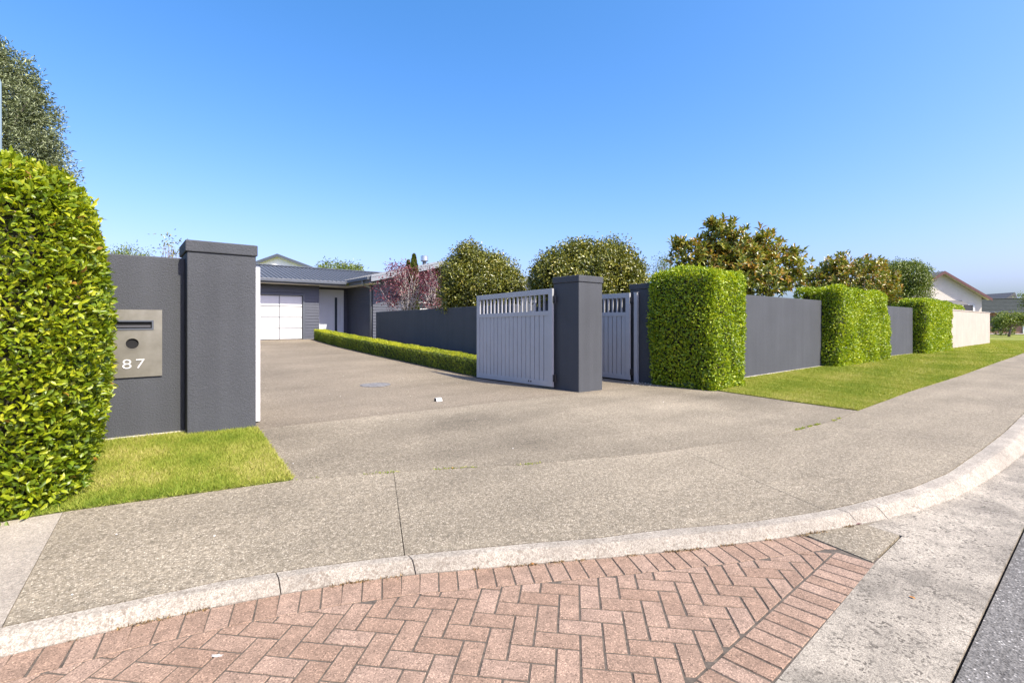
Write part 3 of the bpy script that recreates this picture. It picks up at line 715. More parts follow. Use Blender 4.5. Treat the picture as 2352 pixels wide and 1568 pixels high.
# front door
fd = build('front_door', MB().box(7.53, 8.62, 23.93, 23.97, H0, 2.92), 'door_paint', hs)
build('door_frame', MB().box(7.44, 7.528, 23.9, 24.0, H0, 3.0).box(8.622, 8.71, 23.9, 24.0, H0, 3.0).box(7.53, 8.62, 23.9, 24.0, 2.922, 3.0), 'door_paint', fd)
build('glass_strip', MB().box(8.27, 8.39, 23.92, 23.929, H0 + .2, 2.62), 'glass', fd)
hm = MB().tube([(8.47, 23.87, 1.35), (8.47, 23.87, 2.2)], .016, 8); hm.box(8.46, 8.48, 23.87, 23.93, 1.42, 1.45).box(8.46, 8.48, 23.87, 23.93, 2.1, 2.13)
build('handle', hm, 'steel_bright', fd)
# roofs
EV, EZ, RT, RZ = 22.45, 3.30, 26.5, 4.27
sl_ = (RZ - EZ) / (RT - EV)
rf = MB(); rf.prism([(-1.2, EV, EZ), (-1.2, RT, RZ), (-1.2, 2 * RT - EV, EZ), (-1.2, 2 * RT - EV, EZ - .05), (-1.2, RT, RZ - .05), (-1.2, EV, EZ - .05)], (13.2, 0, 0))
roof = build('roof', rf, 'roof_steel', hs); roof['label'] = 'ribbed grey metal roof over the garage'
for k in range(62):
    x = -1.1 + k * .2
    if x > 11.4: break
    P = []
    for (t, z) in ((EV - .01, EZ), (RT, RZ)): P.append((t, z))
    w0, w1, h = .022, .012, .034
    build('roof_rib', MB().hexa([(x - w0, EV - .01, EZ + .001), (x + w0, EV - .01, EZ + .001), (x + w0, RT, RZ + .001), (x - w0, RT, RZ + .001), (x - w1, EV - .01, EZ + h), (x + w1, EV - .01, EZ + h), (x + w1, RT, RZ + h), (x - w1, RT, RZ + h)]), 'roof_steel', roof)
build('ridge_cap', MB().prism([(-1.2, RT - .16, RZ + .0), (-1.2, RT, RZ + .055), (-1.2, RT + .16, RZ + .0), (-1.2, RT, RZ + .03)], (13.3, 0, 0)), 'roof_steel', roof)
WE, WZ, WR, WRZ, WT = 8.42, 3.40, 11.96, 4.30, 19.85
wr = MB(); wr.prism([(WE, WT, WZ), (WE, WT, WZ - .05), (WR, WT, WRZ - .05), (2 * WR - WE, WT, WZ - .05), (2 * WR - WE, WT, WZ), (WR, WT, WRZ)], (0, 9, 0))
wroof = build('roof', wr, 'roof_steel', hs); wroof['label'] = 'grey gable roof of the wing'
for k in range(24):
    t = WT + .3 + k * .2
    build('roof_rib', MB().hexa([(WE, t - .022, WZ + .001), (WR, t - .022, WRZ + .001), (WR, t + .022, WRZ + .001), (WE, t + .022, WZ + .001), (WE, t - .012, WZ + .034), (WR, t - .012, WRZ + .034), (WR, t + .012, WRZ + .034), (WE, t + .012, WZ + .034)]), 'roof_steel', wroof)
sg = (WRZ - WZ) / (WR - WE)
for sgn in (-1, 1):
    x0 = WR + sgn * (WR - WE)
    for (dz0, dz1, tt, mt) in ((-.24, -.05, WT - .03, 'barge_grey'), (-.05, .05, WT - .045, 'barge_grey')):
        P = [(x0, tt, WZ + dz0), (WR, tt, WRZ + dz0), (WR, tt, WRZ + dz1), (x0, tt, WZ + dz1)]
        build('barge_board', MB().prism(P, (0, .045 if dz1 < 0 else .075, 0)), mt, wroof)
build('soffit', MB().prism([(WE + .02, WT + .02, WZ - .10), (WR, WT + .02, WRZ - .10), (WR, 20.798, WRZ - .10), (WE + .02, 20.798, WZ - .10)], (0, 0, .02)), 'soffit', wroof)
def gut(name, b, m='trim_steel'): return build(name, MB().box(*b), m, roof, bevel=.006)
gut('gutter', (-1.2, 8.29, EV - .12, EV - .002, EZ - .13, EZ - .01)); gut('fascia', (-1.2, 8.29, EV - .001, EV + .022, EZ - .20, EZ - .02))
gut('gutter', (WE - .13, WE - .003, 19.95, EV - .13, WZ - .15, WZ - .02)); gut('fascia', (WE - .002, WE + .022, 19.92, EV - .01, WZ - .28, WZ - .03))
gut('soffit', (-1.2, 8.9, EV + .024, 23.09, 3.100, 3.112), 'soffit'); gut('soffit', (7.26, 8.9, 23.092, 23.99, 3.100, 3.112), 'soffit'); gut('soffit', (WE + .024, 8.92, 19.95, EV + .02, 3.104, 3.116), 'soffit')
dp = MB().tube([(8.36, 20.62, 3.30), (8.36, 20.62, 3.14), (8.42, 20.66, 3.06), (8.80, 20.86, 2.98), (8.86, 20.9, 2.90), (8.86, 20.9, H0)], .042, 10)
build('downpipe', dp, 'barge_grey', hs, smooth=True)
fl = MB().tube([(12.4, 22.3, 4.25), (12.4, 22.3, 4.58)], .10, 16); build('flue', fl, 'trim_steel', wroof, smooth=False)
fl2 = MB().tube([(12.4, 22.3, 4.58), (12.4, 22.3, 4.62), (12.4, 22.3, 4.86), (12.4, 22.3, 4.88)], [.15, .20, .20, .17], 20); build('flue_cowl', fl2, 'steel_bright', wroof, smooth=False)

# ------------------------------------------------------------------ neighbouring houses
def at(u, v, Y):
    x = (u - CX) / F * Y; z = CH - (v - HV) / F * Y; s, t = st_world(x, Y); return s, t, z
def gable_house(label, apex_u, apex_v, eave_u, eave_v, Y, yaw, wallm, roofm, bargem, length=12, over=.5, base=-.6, cat='house', name='neighbour_house'):
    """gable end square to the viewer's side; local frame x right, y away"""
    s, t, za = at(apex_u, apex_v, Y); _, _, ze = at(eave_u, eave_v, Y); hw = abs(eave_u - apex_u) / F * Y
    r = link(name, None, None, (s, t, base)); r.rotation_euler = (0, 0, yaw); tag(r, label, cat)
    def put(nm, mb, mat, par, bevel=0):
        me = bpy.data.meshes.new(nm); me.from_pydata([(p[0], p[1], p[2] - base) for p in mb.v], [], mb.f); me.update(); me.materials.append(M[mat])
        o = bpy.data.objects.new(nm, me); C.objects.link(o); o.parent = par; return o
    sl = (za - ze) / hw; wi = hw - over
    w = MB(); w.prism([(-wi, over, base - .5), (wi, over, base - .5), (wi, over, za - sl * wi - .16), (0, over, za - .16), (-wi, over, za - sl * wi - .16)], (0, length, 0)); wl_ = put('wall', w, wallm, r)
    ro = MB()
    ro.prism([(-hw, 0, ze), (0, 0, za), (hw, 0, ze), (hw, 0, ze - .07), (0, 0, za - .07), (-hw, 0, ze - .07)], (0, length + 1, 0)); rf_ = put('roof', ro, roofm, r)
    for sg_ in (-1, 1):
        b = MB().prism([(sg_ * (hw + .03), -.04, ze - .24), (0, -.04, za - .24), (0, -.04, za + .02), (sg_ * (hw + .03), -.04, ze + .02)], (0, .039, 0)); put('barge_board', b, bargem, rf_)
        sf = MB().prism([(sg_ * (hw - .02), .002, ze - .13), (0, .002, za - .13), (0, over - .003, za - .13), (sg_ * (hw - .02), over - .003, ze - .13)], (0, 0, .03)); put('soffit', sf, wallm, rf_)
    return r, put, wl_, rf_, (za, ze, hw, base)
r, put, _, rfw, _ = gable_house('white gabled house rising behind the dark garage roof', 637, 583, 722, 616, 42, math.radians(6), 'white_plaster', 'roof_steel', 'trim_steel', base=.6, over=.3)
r, put, w_, rfc, (za, ze, hw, bs) = gable_house('cream gabled house with purple brown barge boards behind the cream wall', 2170, 622.5, 2270, 686, 46, math.radians(-5), 'house_cream', 'roof_mid', 'purple_fascia', base=-.5, over=.5)
# roof pleats on the cream house
for k in range(26):
    y = .3 + k * .5
    put('roof_rib', MB().hexa([(-hw, y - .04, ze + .002), (0, y - .04, za + .002), (0, y + .04, za + .002), (-hw, y + .04, ze + .002), (-hw, y - .02, ze + .05), (0, y - .02, za + .05), (0, y + .02, za + .05), (-hw, y + .02, ze + .05)]), 'roof_mid', rfc)
wn_ = put('window', MB().box(.9, 3.0, .45, .498, 1.6, 3.0), 'glass', w_)
put('frame', MB().box(2.86, 3.05, .41, .47, 1.6, 3.06).box(.85, 3.05, .41, .47, 3.0, 3.07).box(1.9, 2.0, .41, .47, 1.6, 3.0), 'white_paint', wn_)
put('window_hood', MB().prism([(-3.0, .1, 2.98), (2.2, .1, 2.98), (1.9, .495, 3.4), (-2.9, .495, 3.4)], (0, .0, .05)), 'roof_mid', w_)
put('window', MB().box(-2.8, -.6, .45, .498, 1.6, 2.9), 'glass', w_)
# roof seen between the two round shrubs
gable_house('pale roofed house glimpsed between the two rounded shrubs', 1216, 634, 1165, 664, 40, math.radians(10), 'weatherboard', 'roof_mid', 'barge_grey', base=.2, over=.3)

# far tiled house
fo_s, fo_t, _ = at(2330, 715, 86)
fh = link('tiled_house', None, None, (fo_s, fo_t, -.9)); fh.rotation_euler = (0, 0, math.radians(-12))
tag(fh, 'dark tiled house with hip roof at the right edge of the street', 'house')
def fput(nm, mb, mat, par):
    me = bpy.data.meshes.new(nm); me.from_pydata(mb.v, [], mb.f); me.update(); me.materials.append(M[mat]); o = bpy.data.objects.new(nm, me); C.objects.link(o); o.parent = par; return o
fw = fput('wall', MB().box(-6.5, 12, 1.0, 9, -.5, 4.0), 'red_brick', fh)
fput('garage_opening', MB().box(3.0, 7.6, .90, 1.0, 0, 3.3), 'hollow_shade', fw); fput('pier', MB().box(1.9, 2.9, .80, 1.0, 0, 3.9), 'white_plaster', fw)  # opening is a near-black block on the wall, its shade painted
fput('window', MB().box(-3.8, -1.5, .93, .999, 1.4, 3.2), 'glass', fw)
rows = 9; mb = MB()
x0, x1, y0, ym, ze_, zr_, inset = -7.6, 13, -.2, 5.2, 4.05, 6.45, 5.2
for k in range(rows):
    f0, f1 = k / rows, (k + 1) / rows
    mb.add([(x0 + inset * f0, y0 + (ym - y0) * f0 - .06, ze_ + (zr_ - ze_) * f0 + .07), (x1, y0 + (ym - y0) * f0 - .06, ze_ + (zr_ - ze_) * f0 + .07), (x1, y0 + (ym - y0) * f1, ze_ + (zr_ - ze_) * f1), (x0 + inset * f1, y0 + (ym - y0) * f1, ze_ + (zr_ - ze_) * f1),
            (x0 + inset * f0, y0 + (ym - y0) * f0 - .06, ze_ + (zr_ - ze_) * f0 - .05), (x1, y0 + (ym - y0) * f0 - .06, ze_ + (zr_ - ze_) * f0 - .05)], [(0, 1, 2, 3), (4, 5, 1, 0)])
    mb.add([(x0 + inset * f0 - .06, y0 + (ym - y0) * f0, ze_ + (zr_ - ze_) * f0 + .07), (x0 + inset * f1, y0 + (ym - y0) * f1, ze_ + (zr_ - ze_) * f1), (x0 + inset * f1, 2 * ym - y0 - (ym - y0) * f1, ze_ + (zr_ - ze_) * f1), (x0 + inset * f0 - .06, 2 * ym - y0 - (ym - y0) * f0, ze_ + (zr_ - ze_) * f0 + .07)], [(0, 1, 2, 3)])
trf = fput('roof', mb, 'tile_grey', fh)
fput('hip_cap', MB().tube([(x0, y0, ze_ + .12), (x0 + inset, ym, zr_ + .1), (x1, ym, zr_ + .1)], .13, 6), 'tile_grey', trf)
fput('fascia', MB().box(x0, x1, y0 - .1, y0 - .02, ze_ - .2, ze_ + .02), 'trim_steel', trf)
s_, t_, z_ = at(2312, 691, 104)
bh = link('background_roof', None, None, (s_, t_, -.9)); bh.rotation_euler = (0, 0, math.radians(-10)); tag(bh, 'small steep gable roof showing above the tiled house', 'roof')
fput('wall', MB().box(-1.1, 2.1, .6, 8, 0, 6.5), 'white_plaster', bh)
fput('roof', MB().prism([(-1.3, 0, 6.4), (1.6, 0, 8.6), (2.3, 0, 6.4)], (0, 9, 0)), 'roof_mid', bh)
# footpath of the side street far right
def flat(poly, name, mat, dz):
    return sheet(name, poly, mat, 6, dz, .05, kind='structure')
c0 = [st_world(*p) for p in ((60, 77), (120, 77), (120, 82), (60, 82))]; flat(c0, 'side_footpath', 'pale_concrete', .02)

# ------------------------------------------------------------------ hedges
def round_box(rng, N, c, h, r, faces):
    """points and normals on a rounded box; faces: weight for -s,+s,-t,+t,+z"""
    ar = np.array([h[1] * h[2], h[1] * h[2], h[0] * h[2], h[0] * h[2], h[0] * h[1]]) * np.array(faces); pick = rng.choice(5, N, p=ar / ar.sum())
    p = rng.uniform(-1, 1, (N, 3)) * h
    for k, (ax, sg) in enumerate(((0, -1), (0, 1), (1, -1), (1, 1), (2, 1))):
        m = pick == k; p[m, ax] = sg * h[ax]
    q = np.clip(p, -(h - r), h - r); q[:, 2] = np.where(p[:, 2] < 0, p[:, 2], q[:, 2]); n = nrm(p - q + 1e-9)
    return q + n * r + c, n
def hedge(label, s0, s1, t0, t1, z1, N, LL, WW, mat, seed, r=.3, amp=.042, depth=.12, proto=LEAF4, faces=(1, 1, 1, .35, 1), singles=0, bulge=.0, name='clipped_hedge', sprigs=0, group='clipped hedges along the street', taper=0.):
    rng = np.random.default_rng(seed); zb = float(min(G(s0, t0), G(s1, t0), G(s0, t1)))
    c = np.array([(s0 + s1) / 2, (t0 + t1) / 2, (zb + z1) / 2]); h = np.array([(s1 - s0) / 2, (t1 - t0) / 2, (z1 - zb) / 2])
    root = thing(name, label, 'hedge', (c[0], c[1], zb), group)
    def shape(p, n):
        f = (p[:, 2] - zb) / (z1 - zb)
        b = bulge * np.sin(np.clip(f, 0, 1) * math.pi * .9) - taper * np.clip(.25 - f, 0, 1)
        hn = n.copy(); hn[:, 2] = 0
        return p + hn * b[:, None] + n * wob(p, seed, amp)[:, None]
    p, n = round_box(rng, N, c, h, r, faces); p = shape(p, n)
    dep = rng.exponential(depth * .45, N); dep = np.minimum(dep, depth * 2.2); pp = p - n * dep[:, None] + rng.normal(size=(N, 3)) * .012
    d, ln = leaf_frame(rng, n, .55, .35, .55)
    L = LL * rng.uniform(.65, 1.2, N); W = WW * rng.uniform(.75, 1.15, N)
    rnd = np.clip(rng.beta(2.2, 2.2, N) * .92 + .1 * np.clip(wob(p, seed + 7, .6, 3.0), -1, 1) + .06 * (n[:, 2] > .4), 0, .97); rnd[rng.random(N) < .012] = 1.0
    order = np.arange(N)
    if singles:
        u, v, y = cam_xyz(pp + d * L[:, None] * .5)
        eye = np.array([*st_world(0, 0), CH]); vd = nrm(eye - pp); face = np.abs(np.sum(ln * vd, 1)); outw = np.sum(n * vd, 1)
        sc = L * W / y ** 2 * face * (outw > .15) * (dep < .025) * (u > 0) * (u < 2352)
        order = np.argsort(-sc); sel = order[:singles]
        pm = (LEAF8[0] * np.array([1, .5, 1])).tolist(); me = bpy.data.meshes.new('leaf'); me.from_pydata(pm, [], LEAF8[1].tolist()); me.update(); me.materials.append(M[mat])
        variants = []
        for q in range(6):
            m2 = me.copy(); a = m2.attributes.new('rnd', 'FLOAT', 'POINT'); a.data.foreach_set('value', np.full(8, .25 + .12 * q, np.float32)); variants.append(m2)
        for i in sel:
            o = bpy.data.objects.new('leaf', variants[int(min(5, max(0, (rnd[i] - .25) / .12)))]); C.objects.link(o); o.parent = root
            sd = np.cross(d[i], ln[i]); Lc = float(L[i]); Wc = float(W[i]) * 2
            o.matrix_local = Matrix(((d[i][0] * Lc, sd[0] * Wc, ln[i][0] * Lc, pp[i][0] - c[0]), (d[i][1] * Lc, sd[1] * Wc, ln[i][1] * Lc, pp[i][1] - c[1]), (d[i][2] * Lc, sd[2] * Wc, ln[i][2] * Lc, pp[i][2] - zb), (0, 0, 0, 1)))
        order = order[singles:]
    leaves('foliage', pp[order], d[order], ln[order], L[order], W[order], rnd[order], mat, root, proto)
    # solid core in place of twigs, inner shade put into its dark colour
    rs = np.random.default_rng(seed + 1); inset = .13
    bm = bmesh.new(); bmesh.ops.create_cube(bm, size=2.0); bmesh.ops.subdivide_edges(bm, edges=bm.edges[:], cuts=7, use_grid_fill=True)
    me = bpy.data.meshes.new('twigs'); hh = np.maximum(h - inset, .05); vs_ = np.array([v.co[:] for v in bm.verts]) * hh
    q = np.clip(vs_, -(hh - min(r, hh.min() * .9)), hh - min(r, hh.min() * .9)); q[:, 2] = np.where(vs_[:, 2] < 0, vs_[:, 2], q[:, 2]); nn = nrm(vs_ - q + 1e-9); vs_ = q + nn * min(r, hh.min() * .9) * (np.linalg.norm(vs_ - q, axis=1, keepdims=True) > 1e-6)
    vs_ = shape(vs_ + c, nn) - np.array([c[0], c[1], zb])
    for v, co in zip(bm.verts, vs_): v.co = co
    bm.to_mesh(me); bm.free(); me.materials.append(M['twigs']); link('twigs', me, root, ORG[root])
    if sprigs:
        k = sprigs; m = n[:, 2] > .5; idx = rng.choice(np.where(m)[0], k); base = p[idx]; P_, D_, N_, L_, W_, R_ = [], [], [], [], [], []
        for b in base:
            hgt = rng.uniform(.03, .10); dirn = nrm(np.array([[rng.normal() * .3, rng.normal() * .3, 1]]))[0]
            for q in range(6):
                P_.append(b + dirn * hgt * q / 6); dd_ = nrm((dirn * .5 + rng.normal(size=3) * .7)[None])[0]; D_.append(dd_); x = rng.normal(size=3); N_.append(nrm((x - dd_ * (x @ dd_))[None])[0]); L_.append(LL * .8); W_.append(WW * .7); R_.append(rng.uniform(.6, 1))
        leaves('new_shoots', np.array(P_), np.array(D_), np.array(N_), np.array(L_), np.array(W_), np.array(R_), mat, root)
    return root
hedge('tall glossy yellow green hedge in the left foreground beside the letterbox', -1.9, -.19, 4.43, 6.22, 2.64, 38000, .060, .028, 'hedge_leaf', 11, r=.50, amp=.045, depth=.15, proto=LEAF8, faces=(.15, 1, 1, .3, .8), singles=300, bulge=.05, sprigs=60, taper=.12)
hedge('square clipped green hedge at the corner between driveway and lawn', 9.12, 10.66, 4.72, 6.35, 2.53, 30000, .066, .034, 'hedge_leaf_green', 12, r=.28, bulge=.04, sprigs=40, taper=.15)
hedge('long clipped green hedge standing between the two dark wall panels', 17.75, 23.6, 5.02, 6.4, 2.56, 48000, .075, .040, 'hedge_leaf_green', 13, r=.28, bulge=.03, sprigs=30, taper=.1)
hedge('farthest clipped green hedge beside the cream wall', 30.6, 37.2, 5.02, 6.5, 2.55, 36000, .09, .05, 'hedge_leaf_green', 14, r=.28, bulge=.03, taper=.1)
hedge('low neighbouring hedge peeping over the cream wall', 40, 50, 5.95, 7.0, 2.6, 9000, .10, .06, 'hedge_leaf_green', 15, r=.3, group=None)

# low box hedge beside the drive: follows the rising ground
def box_hedge():
    rng = np.random.default_rng(21); N = 150000
    cl = [(7.06, 8.2), (7.03, 9.5), (6.93, 12), (6.84, 15), (6.82, 18), (6.93, 20.5), (7.05, 22.3)]; cs = [p[0] for p in cl]; ct = [p[1] for p in cl]
    root = thing('box_hedge', 'low clipped box hedge edging the right side of the driveway', 'hedge', (6.85, 15, float(G(6.85, 15))))
    hw, hh, rr = .27, .46, .07
    t = rng.uniform(8.2, 22.3, N); w = 1 / (.4 + (t - 8) / 14); keep = rng.random(N) < w / w.max(); t = t[keep]; N = len(t)
    a = rng.random(N); prof = np.where(a < .42, 0, np.where(a < .88, 1, 2))
    x = np.where(prof == 0, -hw, np.where(prof == 1, rng.uniform(-hw, hw, N), hw)); z = np.where(prof == 1, hh, rng.uniform(0, hh, N))
    qx = np.clip(x, -(hw - rr), hw - rr); qz = np.minimum(z, hh - rr); nx = x - qx; nz = z - qz; l = np.maximum(np.hypot(nx, nz), 1e-6); nx, nz = nx / l, nz / l
    # rounded far end
    endm = rng.random(N) < .03; n = np.stack([nx, np.zeros(N), nz], 1); px = qx + nx * rr; pz = qz + nz * rr
    t = np.where(endm, 22.3 + rng.uniform(0, .05, N), t); n[endm] = np.array([0, 1, 0]); px = np.where(endm, rng.uniform(-hw, hw, N), px)
    s = np.interp(t, ct, cs) + px; zg = G(np.interp(t, ct, cs), t); p = np.stack([s, t, zg + pz], 1)
    p += n * (wob(p, 5, .010, 4) + wob(p, 6, .010, 14))[:, None] - n * np.minimum(rng.exponential(.014, N), .05)[:, None]
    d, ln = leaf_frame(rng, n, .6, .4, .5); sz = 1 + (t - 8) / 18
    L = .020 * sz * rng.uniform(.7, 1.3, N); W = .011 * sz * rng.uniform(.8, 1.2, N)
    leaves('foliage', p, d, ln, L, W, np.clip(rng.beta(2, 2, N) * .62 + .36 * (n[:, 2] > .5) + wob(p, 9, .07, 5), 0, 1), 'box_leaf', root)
    mb = MB(); ts = np.linspace(8.25, 22.25, 60)
    for tt in ts:
        sc = float(np.interp(tt, ct, cs)); g_ = float(G(sc, tt))
        mb.v += [(sc - .23, tt, g_ - .05), (sc - .225, tt, g_ + .36), (sc - .17, tt, g_ + .42), (sc + .17, tt, g_ + .42), (sc + .225, tt, g_ + .36), (sc + .23, tt, g_ - .05)]
    mb.f = [(i * 6 + j, i * 6 + j + 1, (i + 1) * 6 + j + 1, (i + 1) * 6 + j) for i in range(59) for j in range(5)] + [tuple(range(6)), tuple(range(59 * 6, 60 * 6))[::-1]]
    build('twigs', mb, 'twigs', root)  # closed dark core, its colour stands in for shade between the leaves
    return cl
cl = box_hedge()
# soil edge under the box hedge
sheet('planting_bed', [(p[0] - .36, p[1]) for p in cl] + [(p[0] + .5, p[1]) for p in cl[::-1]], 'soil', .6, .012, .012, kind='structure')

# ------------------------------------------------------------------ trees and shrubs
def tree(name, label, cat, s, t, blobs, mat, seed, N, LL, WW, clump=.22, bark='bark', trunk_r=.07, nlimb=9, group=None, shell=(.6, 1.0), spread=1.0, twig_n=0, rosette=0, singles=0, gz=None, lean=0., dens_top=0., trunks=1):
    rng = np.random.default_rng(seed); rr = random.Random(seed); zg = float(G(s, t)) if gz is None else gz
    root = thing(name, label, cat, (s, t, zg), group)
    B = np.array(blobs, float); vol = B[:, 3] * B[:, 4] * B[:, 5]; ncl = max(30, int(N / (10 if rosette else 26)))
    def samp(k, lo, hi):
        b = rng.choice(len(B), k, p=vol ** .67 / np.sum(vol ** .67)); v = nrm(rng.normal(size=(k, 3))); r_ = rng.uniform(lo, hi, k)
        q = v * r_[:, None]; q *= (1 + wob(v * 2.2, seed + 3, .075, 1.2))[:, None]
        return B[b, :3] + q * B[b, 3:], v
    cen, cv = samp(ncl, *shell)
    # drop clumps buried deep inside other blobs
    lim = MB(); tk = MB()
    zt = B[:, 2].max(); top = B[np.argmax(B[:, 2])]
    for k in range(trunks):
        off = np.array([rr.uniform(-.12, .12), rr.uniform(-.12, .12)]) * (k > 0) * 2
        pts = [(s + off[0], t + off[1], zg - .05)]; m_ = 4
        for i in range(1, m_ + 1):
            f = i / m_; pts.append((s + off[0] + (top[0] - s) * f * .8 + rr.uniform(-.05, .05), t + off[1] + (top[1] - t) * f * .8 + rr.uniform(-.05, .05), zg + (top[2] + top[5] * .35 - zg) * f))
        tk.tube(pts, [trunk_r * (1 - .75 * i / m_) for i in range(m_ + 1)], 8)
    build('trunk', tk, bark, root, smooth=True)
    sel = rng.choice(ncl, min(ncl, nlimb), replace=False)
    for i in sel:
        e = cen[i]; f = rr.uniform(.25, .75); b0 = np.array([s + (top[0] - s) * f * .8, t + (top[1] - t) * f * .8, zg + (top[2] + top[5] * .35 - zg) * f * .9]); b0[2] = min(b0[2], e[2] - .1)
        mid = (b0 + e) / 2 + np.array([rr.uniform(-.1, .1), rr.uniform(-.1, .1), rr.uniform(-.12, .05)])
        r0 = trunk_r * .42; lim.tube([tuple(b0), tuple(mid), tuple(e)], [r0, r0 * .6, r0 * .22], 6)
    if lim.v: build('branches', lim, bark, root, smooth=True)
    if twig_n:
        tw = MB()
        for i in rng.choice(ncl, twig_n):
            e = cen[i]; j = sel[rr.randrange(len(sel))]; b0 = cen[j] * .55 + np.array([s, t, zg + .9]) * .45; b0 = b0 + (e - b0) * rr.uniform(.0, .4)
            mid = (b0 + e) / 2 + rng.normal(size=3) * .06; tw.tube([tuple(b0), tuple(mid), tuple(e)], [.007, .005, .003], 4, cap=False)
        build('twigs', tw, bark, root)
    if rosette:
        ax = nrm(cv * .7 + np.array([0, 0, .8]) + rng.normal(size=(ncl, 3)) * .35); k = rosette
        ang = (np.arange(k) * 2.4)[None] + rng.uniform(0, 6.3, (ncl, 1)); tilt = np.linspace(.35, 1.25, k)[None] + rng.normal(size=(ncl, k)) * .15
        a1 = nrm(np.cross(ax, rng.normal(size=(ncl, 3)))); a2 = np.cross(ax, a1)
        rad = a1[:, None] * np.cos(ang)[..., None] + a2[:, None] * np.sin(ang)[..., None]
        d = (ax[:, None] * np.cos(tilt)[..., None] + rad * np.sin(tilt)[..., None]).reshape(-1, 3)
        n = (ax[:, None] * np.sin(tilt)[..., None] - rad * np.cos(tilt)[..., None]).reshape(-1, 3)
        p = (cen[:, None] - ax[:, None] * (np.linspace(0, .10, k)[None, :, None])).reshape(-1, 3) + rng.normal(size=(ncl * k, 3)) * .02
        tone = np.repeat(rng.random(ncl), k)
    else:
        k = int(N / ncl); p = (cen[:, None] + rng.normal(size=(ncl, k, 3)) * clump * .55).reshape(-1, 3); nr = np.repeat(cv, k, 0)
        d, n = leaf_frame(rng, nr, .5, .15, .75, .6, .5); tone = np.repeat(rng.random(ncl), k)
    m = p[:, 2] > zg + .05; p, d, n, tone = p[m], d[m], n[m], tone[m]; K = len(p)
    L = LL * rng.uniform(.6, 1.2, K); W = WW * rng.uniform(.7, 1.15, K); rnd = np.clip(.62 * rng.random(K) + .38 * tone, 0, 1)
    order = np.arange(K)
    if singles:
        u, v, y = cam_xyz(p); eye = np.array([0, 0, CH]); vd = nrm(eye - p); cc_ = B[:, :3].mean(0); front = np.sum((p - cc_) * vd, 1)
        sc = L * W / y ** 2 * np.abs(np.sum(n * vd, 1)) * (front > B[:, 3].max() * .45) * (p[:, 2] > 2.4); order = np.argsort(-sc)
        vrt = []
        for q in range(5):
            me = bpy.data.meshes.new('leaf'); me.from_pydata(LEAF8[0].tolist(), [], LEAF8[1].tolist()); me.update(); me.materials.append(M[mat])
            a = me.attributes.new('rnd', 'FLOAT', 'POINT'); a.data.foreach_set('value', np.full(8, .15 + .18 * q, np.float32)); vrt.append(me)
        for i in order[:singles]:
            o = bpy.data.objects.new('leaf', vrt[int(min(4, max(0, (rnd[i] - .06) / .18)))]); C.objects.link(o); o.parent = root
            sd = np.cross(d[i], n[i]); Lc, Wc = float(L[i]), float(W[i])
            o.matrix_local = Matrix(((d[i][0] * Lc, sd[0] * Wc, n[i][0] * Lc, p[i][0] - s), (d[i][1] * Lc, sd[1] * Wc, n[i][1] * Lc, p[i][1] - t), (d[i][2] * Lc, sd[2] * Wc, n[i][2] * Lc, p[i][2] - zg), (0, 0, 0, 1)))
        order = order[singles:]
    leaves('crown', p[order], d[order], n[order], L[order], W[order], rnd[order], mat, root, LEAF8 if rosette else LEAF4)
    return root
def blob(u, v, Y, rx, rz=None, ry=None):
    s, t, z = at(u, v, Y); return (s, t, z, rx, ry or rx, rz or rx)
# rounded camellias behind the drive
s, t, _ = at(1100, 737, 15)
tree('camellia_shrub', 'rounded glossy camellia behind the low garden wall, left of the open gate', 'shrub', s, t, [blob(1105, 662, 15, 1.2, .95), blob(1062, 640, 15, .78, .85), blob(1075, 605, 15, .52, .72), blob(1160, 660, 14.8, .60, .75), blob(1120, 625, 15, .8, .7), blob(1045, 685, 15, .55, .6)], 'camellia_leaf', 31, 50000, .092, .045, clump=.15, trunk_r=.06, nlimb=22, bark='pale_bark', shell=(.45, 1.0))
s, t, _ = at(1355, 737, 13.6)
tree('camellia_shrub', 'broad glossy camellia behind the lone gate pillar', 'shrub', s, t, [blob(1355, 640, 13.6, 1.35, .9), blob(1285, 625, 13.6, .8, .75), blob(1400, 610, 13.6, .85, .72), blob(1330, 592, 13.6, .6, .5), blob(1445, 640, 13.6, .55, .7), blob(1250, 655, 13.6, .42, .6)], 'camellia_leaf', 32, 56000, .092, .046, clump=.15, trunk_r=.07, nlimb=22, bark='pale_bark', shell=(.45, 1.0))
s, t, _ = at(1690, 737, 15.6)
tree('magnolia_tree', 'large magnolia with bronze backed leaves behind the nearest right hedge', 'tree', s, t, [blob(1690, 640, 15.6, 1.75, 1.05), blob(1660, 545, 15.6, .75, .62), blob(1590, 590, 15.6, .78, .65), blob(1745, 565, 15.6, .75, .55), blob(1800, 620, 15.6, .72, .75), blob(1560, 560, 15.6, .28, .24), blob(1700, 590, 15.6, 1.15, .72), blob(1640, 515, 15.6, .4, .3), blob(1820, 585, 15.6, .32, .3)], 'magnolia_leaf', 33, 14000, .19, .078, rosette=9, trunk_r=.09, nlimb=40, shell=(.4, 1.0), singles=300)
s, t, _ = at(1960, 737, 22)
tree('magnolia_tree', 'magnolia with bronze leaves behind the long middle hedge', 'tree', s, t, [blob(1955, 650, 22, 1.8, .95), blob(1915, 615, 22, .75, .55), blob(2000, 612, 22, .75, .5), blob(1870, 650, 22, .75, .7), blob(2040, 660, 22, .6, .9), blob(1935, 590, 22, .3, .26)], 'magnolia_leaf', 34, 10000, .19, .078, rosette=9, trunk_r=.08, nlimb=28, shell=(.4, 1.0))
s, t, _ = at(2078, 737, 27)
